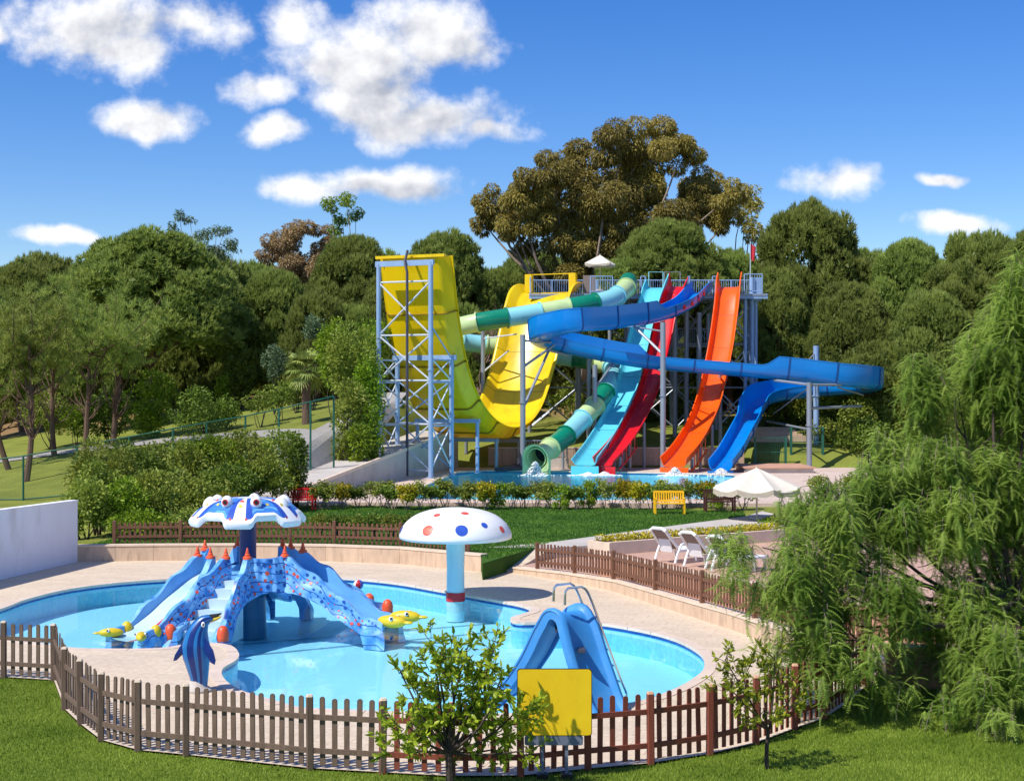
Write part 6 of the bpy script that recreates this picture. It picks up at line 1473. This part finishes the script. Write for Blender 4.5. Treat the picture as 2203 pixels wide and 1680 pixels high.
# --- weeping pepper tree in the right foreground
def frond_template(pairs=8, L=.25):
    V = []; 
    for k in range(pairs):
        f = (k + .6) / pairs; x = L * f; z = -.5 * L * f * f
        for sg in (-1, 1):
            l = .078 * (1 - .45 * f); base = np.array([x, 0, z]); tip = base + np.array([l * .55, sg * l * .8, -l * .35]); w = np.array([.0125, 0, 0]); V += [base - w, base + w, tip]
    x = L; V += [np.array([0, -.004, 0]), np.array([0, .004, 0]), np.array([x, 0, -.5 * L])]
    return np.array(V)
def pepper():
    global rng
    rng = np.random.default_rng(5)
    Zs = [(2140, 760, 120, 170, 28.5), (2060, 880, 130, 120, 28), (2160, 980, 150, 200, 27.5), (1985, 1060, 170, 120, 27), (2110, 1180, 190, 190, 26.5), (1850, 1130, 170, 130, 26), (1730, 1180, 120, 110, 25.6), (1640, 1200, 90, 75, 25.2), (1790, 1300, 150, 120, 25), (1720, 1400, 75, 90, 24.6), (1820, 1400, 70, 80, 24.8),
          (2120, 1380, 150, 150, 25.4), (2010, 1340, 120, 120, 25.6), (2060, 1500, 110, 90, 24.2), (2170, 1480, 100, 110, 24.2), (2230, 800, 120, 250, 28), (2260, 1200, 150, 300, 27), (1890, 1010, 90, 70, 27.4), (1745, 1075, 55, 40, 26.4)]
    base = Vector((8.9, 26.0, -.05)); t = thing('pepper_tree', 'large weeping pepper tree with hanging feathery branches over the lawn', 'tree', base)
    mb = MB(); fork = base + Vector((-.1, .3, 1.7)); limb(mb, base - Vector((0, 0, .3)), fork, .34, .26, .03, 7, 10)
    mains = []
    for (x, y, rx, ry, Z) in Zs:
        c = W(x, y - ry * .3, Z); pts = limb(mb, fork + Vector(rng.normal(0, .08, 3)), c, .055, .01, .10, 8, 6); mains.append(pts)
        for k in range(2):
            e = c + Vector((rng.normal(0, .6) * rx / FPX * Z, rng.normal(0, .5), rng.normal(0, .5) * ry / FPX * Z)); limb(mb, pts[random.randint(4, 8)], e, .022, .006, .08, 5, 4)
    starts, lens, outd, ctn = [], [], [], []
    for (x, y, rx, ry, Z) in Zs:
        RX, RZ = rx / FPX * Z, ry / FPX * Z; n = int(215 * RX * RZ + 26); c = np.array(W(x, y, Z)); d = sphere_dirs(n); r = rng.uniform(.25, 1.0, (n, 1)) ** .5
        cl_ = sphere_dirs(11) * rng.uniform(.5, 1.08, (11, 1)) * np.array([RX, 1.2, RZ]); own = rng.integers(0, 11, n)
        q = c + cl_[own] + d * r * np.array([RX, 1.0, RZ]) * rng.uniform(.22, .42); q[:, 2] += .15 * RZ; starts.append(q); lens.append(rng.uniform(.2, .75, n)); ctn.append(np.clip(rng.uniform(0, .5, 11)[own], 0, 1)); outd.append(d)
    S_ = np.concatenate(starts); Ls = np.concatenate(lens); Od = np.concatenate(outd); n = len(S_); per = 9
    f = (np.arange(per) + .5) / per; drift = Od * np.array([1, 1, 0]) * .45 + rng.normal(0, .22, (n, 3)); drift[:, 2] = 0
    P = S_[:, None, :] + (f[None, :, None] * Ls[:, None, None]) * (np.array([0, 0, -1.]) + drift[:, None, :] * (1 - .5 * f[None, :, None]))
    P = P.reshape(-1, 3); m = len(P); az = rng.uniform(0, 2 * np.pi, m); el = rng.uniform(-.95, .45, m); sc = rng.uniform(.7, 1.15, m)
    keep = P[:, 2] > .25; P, az, el, sc = P[keep], az[keep], el[keep], sc[keep]; m = len(P)
    T0 = frond_template(); X = np.stack([np.cos(az) * np.cos(el), np.sin(az) * np.cos(el), np.sin(el)], -1); Yv = np.stack([-np.sin(az), np.cos(az), np.zeros(m)], -1); Zv = np.cross(X, Yv)
    V = P[:, None, :] + sc[:, None, None] * (T0[None, :, 0:1] * X[:, None] + T0[None, :, 1:2] * Yv[:, None] + T0[None, :, 2:3] * Zv[:, None])
    V = V.reshape(-1, 3) - np.array(base); F = np.arange(len(V)).reshape(-1, 3); ti = np.clip(np.repeat(np.repeat(np.concatenate(ctn), per)[keep] + rng.uniform(-.05, .35, m), len(T0)), 0, 1)
    link('foliage', npmesh('foliage', V, F, ti), LM['pepper'], t)
    # hanging twigs
    tw_ = np.stack([S_, S_ + (np.array([0, 0, -1.]) + drift * .5) * Ls[:, None]], 1)[::2]; k = len(tw_); w = np.array([.006, 0, 0]); V = np.stack([tw_[:, 0] - w, tw_[:, 0] + w, tw_[:, 1]], 1).reshape(-1, 3) - np.array(base)
    link('twigs', npmesh('twigs', V, np.arange(len(V)).reshape(-1, 3)), MT['bark2'], t)
    mb.build('trunk', MT['bark3'], t, smooth=True, fixn=False)
pepper()

# --- citrus trees by the fence
def citrus(label, base, Z, blobs, n_per, L, trunk_r, twigs=60):
    b = Vector(((base[0] - 1101.5) / FPX * Z, Z, -.03)); t = thing('lemon_tree', label, 'tree', b); mb = MB()
    cy = min(bl[1] + bl[3] for bl in blobs); fork = b + Vector((random.uniform(-.03, .03), 0, .55)); limb(mb, b - Vector((0, 0, .1)), fork, trunk_r, trunk_r * .75, .03, 6, 8)
    Ps, Ds, Ts = [], [], []
    for (x, y, rx, ry) in blobs:
        RX, RZ = .84 * rx / FPX * Z, .8 * ry / FPX * Z; c = W(x, y + 8, Z) + Vector((0, random.uniform(-.25, .25), 0)); pts = limb(mb, fork, c, trunk_r * .4, .01, .06, 6, 5); k = max(int(twigs * RX * RZ * 4), 5)
        for _ in range(k):
            d = Vector(rng.normal(size=3)).normalized(); r = rng.uniform(.2, 1) ** .5; q = c + Vector((d.x * RX, d.y * max(RX, .3) * .8, d.z * RZ)) * r; dirn = (d + Vector((0, 0, .5))).normalized(); ln = random.uniform(.12, .26)
            mb.tube([q - dirn * .1, q + dirn * ln], [.006, .003], 4)
            m = n_per; f = rng.uniform(0, 1, m); Ps.append(np.array(q)[None] + np.array(dirn)[None] * (f * ln)[:, None]); Ds.append(np.array(dirn)[None] * .75 + rng.normal(0, .65, (m, 3))); Ts.append(np.clip(rng.uniform(0, .5) + rng.uniform(-.1, .45, m), 0, 1))
    P = np.concatenate(Ps) - np.array(b); D = unit(np.concatenate(Ds)); n = len(P); Ln = rng.uniform(.7, 1.2, n)[:, None] * L; R = unit(np.cross(D, rng.normal(size=(n, 3)))); N_ = np.cross(D, R)
    w = Ln * .21; V = np.stack([P, P + D * Ln * .35 + R * w, P + D * Ln * .72 + R * w * .75, P + D * Ln - N_ * Ln * .12, P + D * Ln * .72 - R * w * .75, P + D * Ln * .35 - R * w, P + D * Ln * .5 - N_ * Ln * .1], 1).reshape(-1, 3)
    i0 = np.arange(n)[:, None, None] * 7; F = (np.array([[0, 1, 6], [1, 2, 6], [2, 3, 6], [3, 4, 6], [4, 5, 6], [5, 0, 6]])[None] + i0).reshape(-1, 3)
    link('foliage', npmesh('foliage', V, F, np.repeat(np.concatenate(Ts), 7)), LM['citrus'], t); mb.build('trunk', MT['bark3'], t, smooth=True, fixn=False)
citrus('leafy lemon tree standing before the fence beside the yellow board', (968, 1700), 20.2, [(990, 1490, 95, 75), (940, 1440, 55, 45), (1035, 1455, 45, 50), (965, 1395, 35, 32), (925, 1375, 22, 26), (1003, 1390, 26, 24), (1062, 1390, 26, 45), (1075, 1450, 26, 40), (880, 1545, 62, 45), (960, 1560, 80, 50), (1050, 1550, 60, 50), (1110, 1520, 48, 38), (860, 1428, 24, 14), (860, 1600, 40, 30), (1060, 1612, 52, 32), (1125, 1600, 30, 22), (930, 1610, 45, 36), (900, 1490, 40, 35)], 11, .115, .065, 88)
citrus('young sparse lemon tree beside the fence under the pepper tree', (1652, 1650), 21.5, [(1600, 1440, 50, 40), (1660, 1450, 45, 45), (1560, 1410, 30, 16), (1560, 1460, 26, 30), (1640, 1510, 55, 40), (1690, 1500, 30, 35), (1600, 1520, 35, 30), (1665, 1400, 30, 30)], 9, .1, .035, 80)

# --- grass blades on the lawns
def grass(name, poly, box, dens, h, wd, z, cat_label, gm):
    n = int((box[1] - box[0]) * (box[3] - box[2]) * dens); X = rng.uniform(box[0], box[1], n); Y = rng.uniform(box[2], box[3], n); k = inpoly_np(X, Y, poly); X, Y = X[k], Y[k]; n = len(X)
    patch = .5 + .22 * np.sin(X * 1.3 + np.sin(Y * .9) * 2) + .22 * np.sin(Y * 1.7 + X * .6) + .3 * np.sin(X * 3.1 + 1.7 * np.sin(Y * 2.3)) * np.sin(Y * 2.9 + np.sin(X * 1.9)); P = np.stack([X, Y, np.full(n, z)], -1); D = np.stack([rng.normal(0, .45, n), rng.normal(0, .45, n), np.ones(n)], -1)
    V, F, T = blades(P, D, rng.uniform(.6, 1.3, n) * h, wd, np.clip(.02 + .55 * patch + rng.uniform(-.2, .4, n), 0, 1)); o = link(name, npmesh(name, V, F, T), gm); tag(o, cat_label, 'grass', kind='stuff')
grass('lawn_grass', offset_poly(LAWN, -.03) if area(LAWN) > 0 else offset_poly(LAWN, .03), (-11.5, 13, 19.0, 29.5), 1300, .055, .014, -.035, 'short green grass of the front lawn', LM['grass'])
grass('lawn_grass', ML, (-13.6, 12, 44, 64), 260, .07, .035, .47, 'mown green grass of the middle lawn', LM['grass2'])
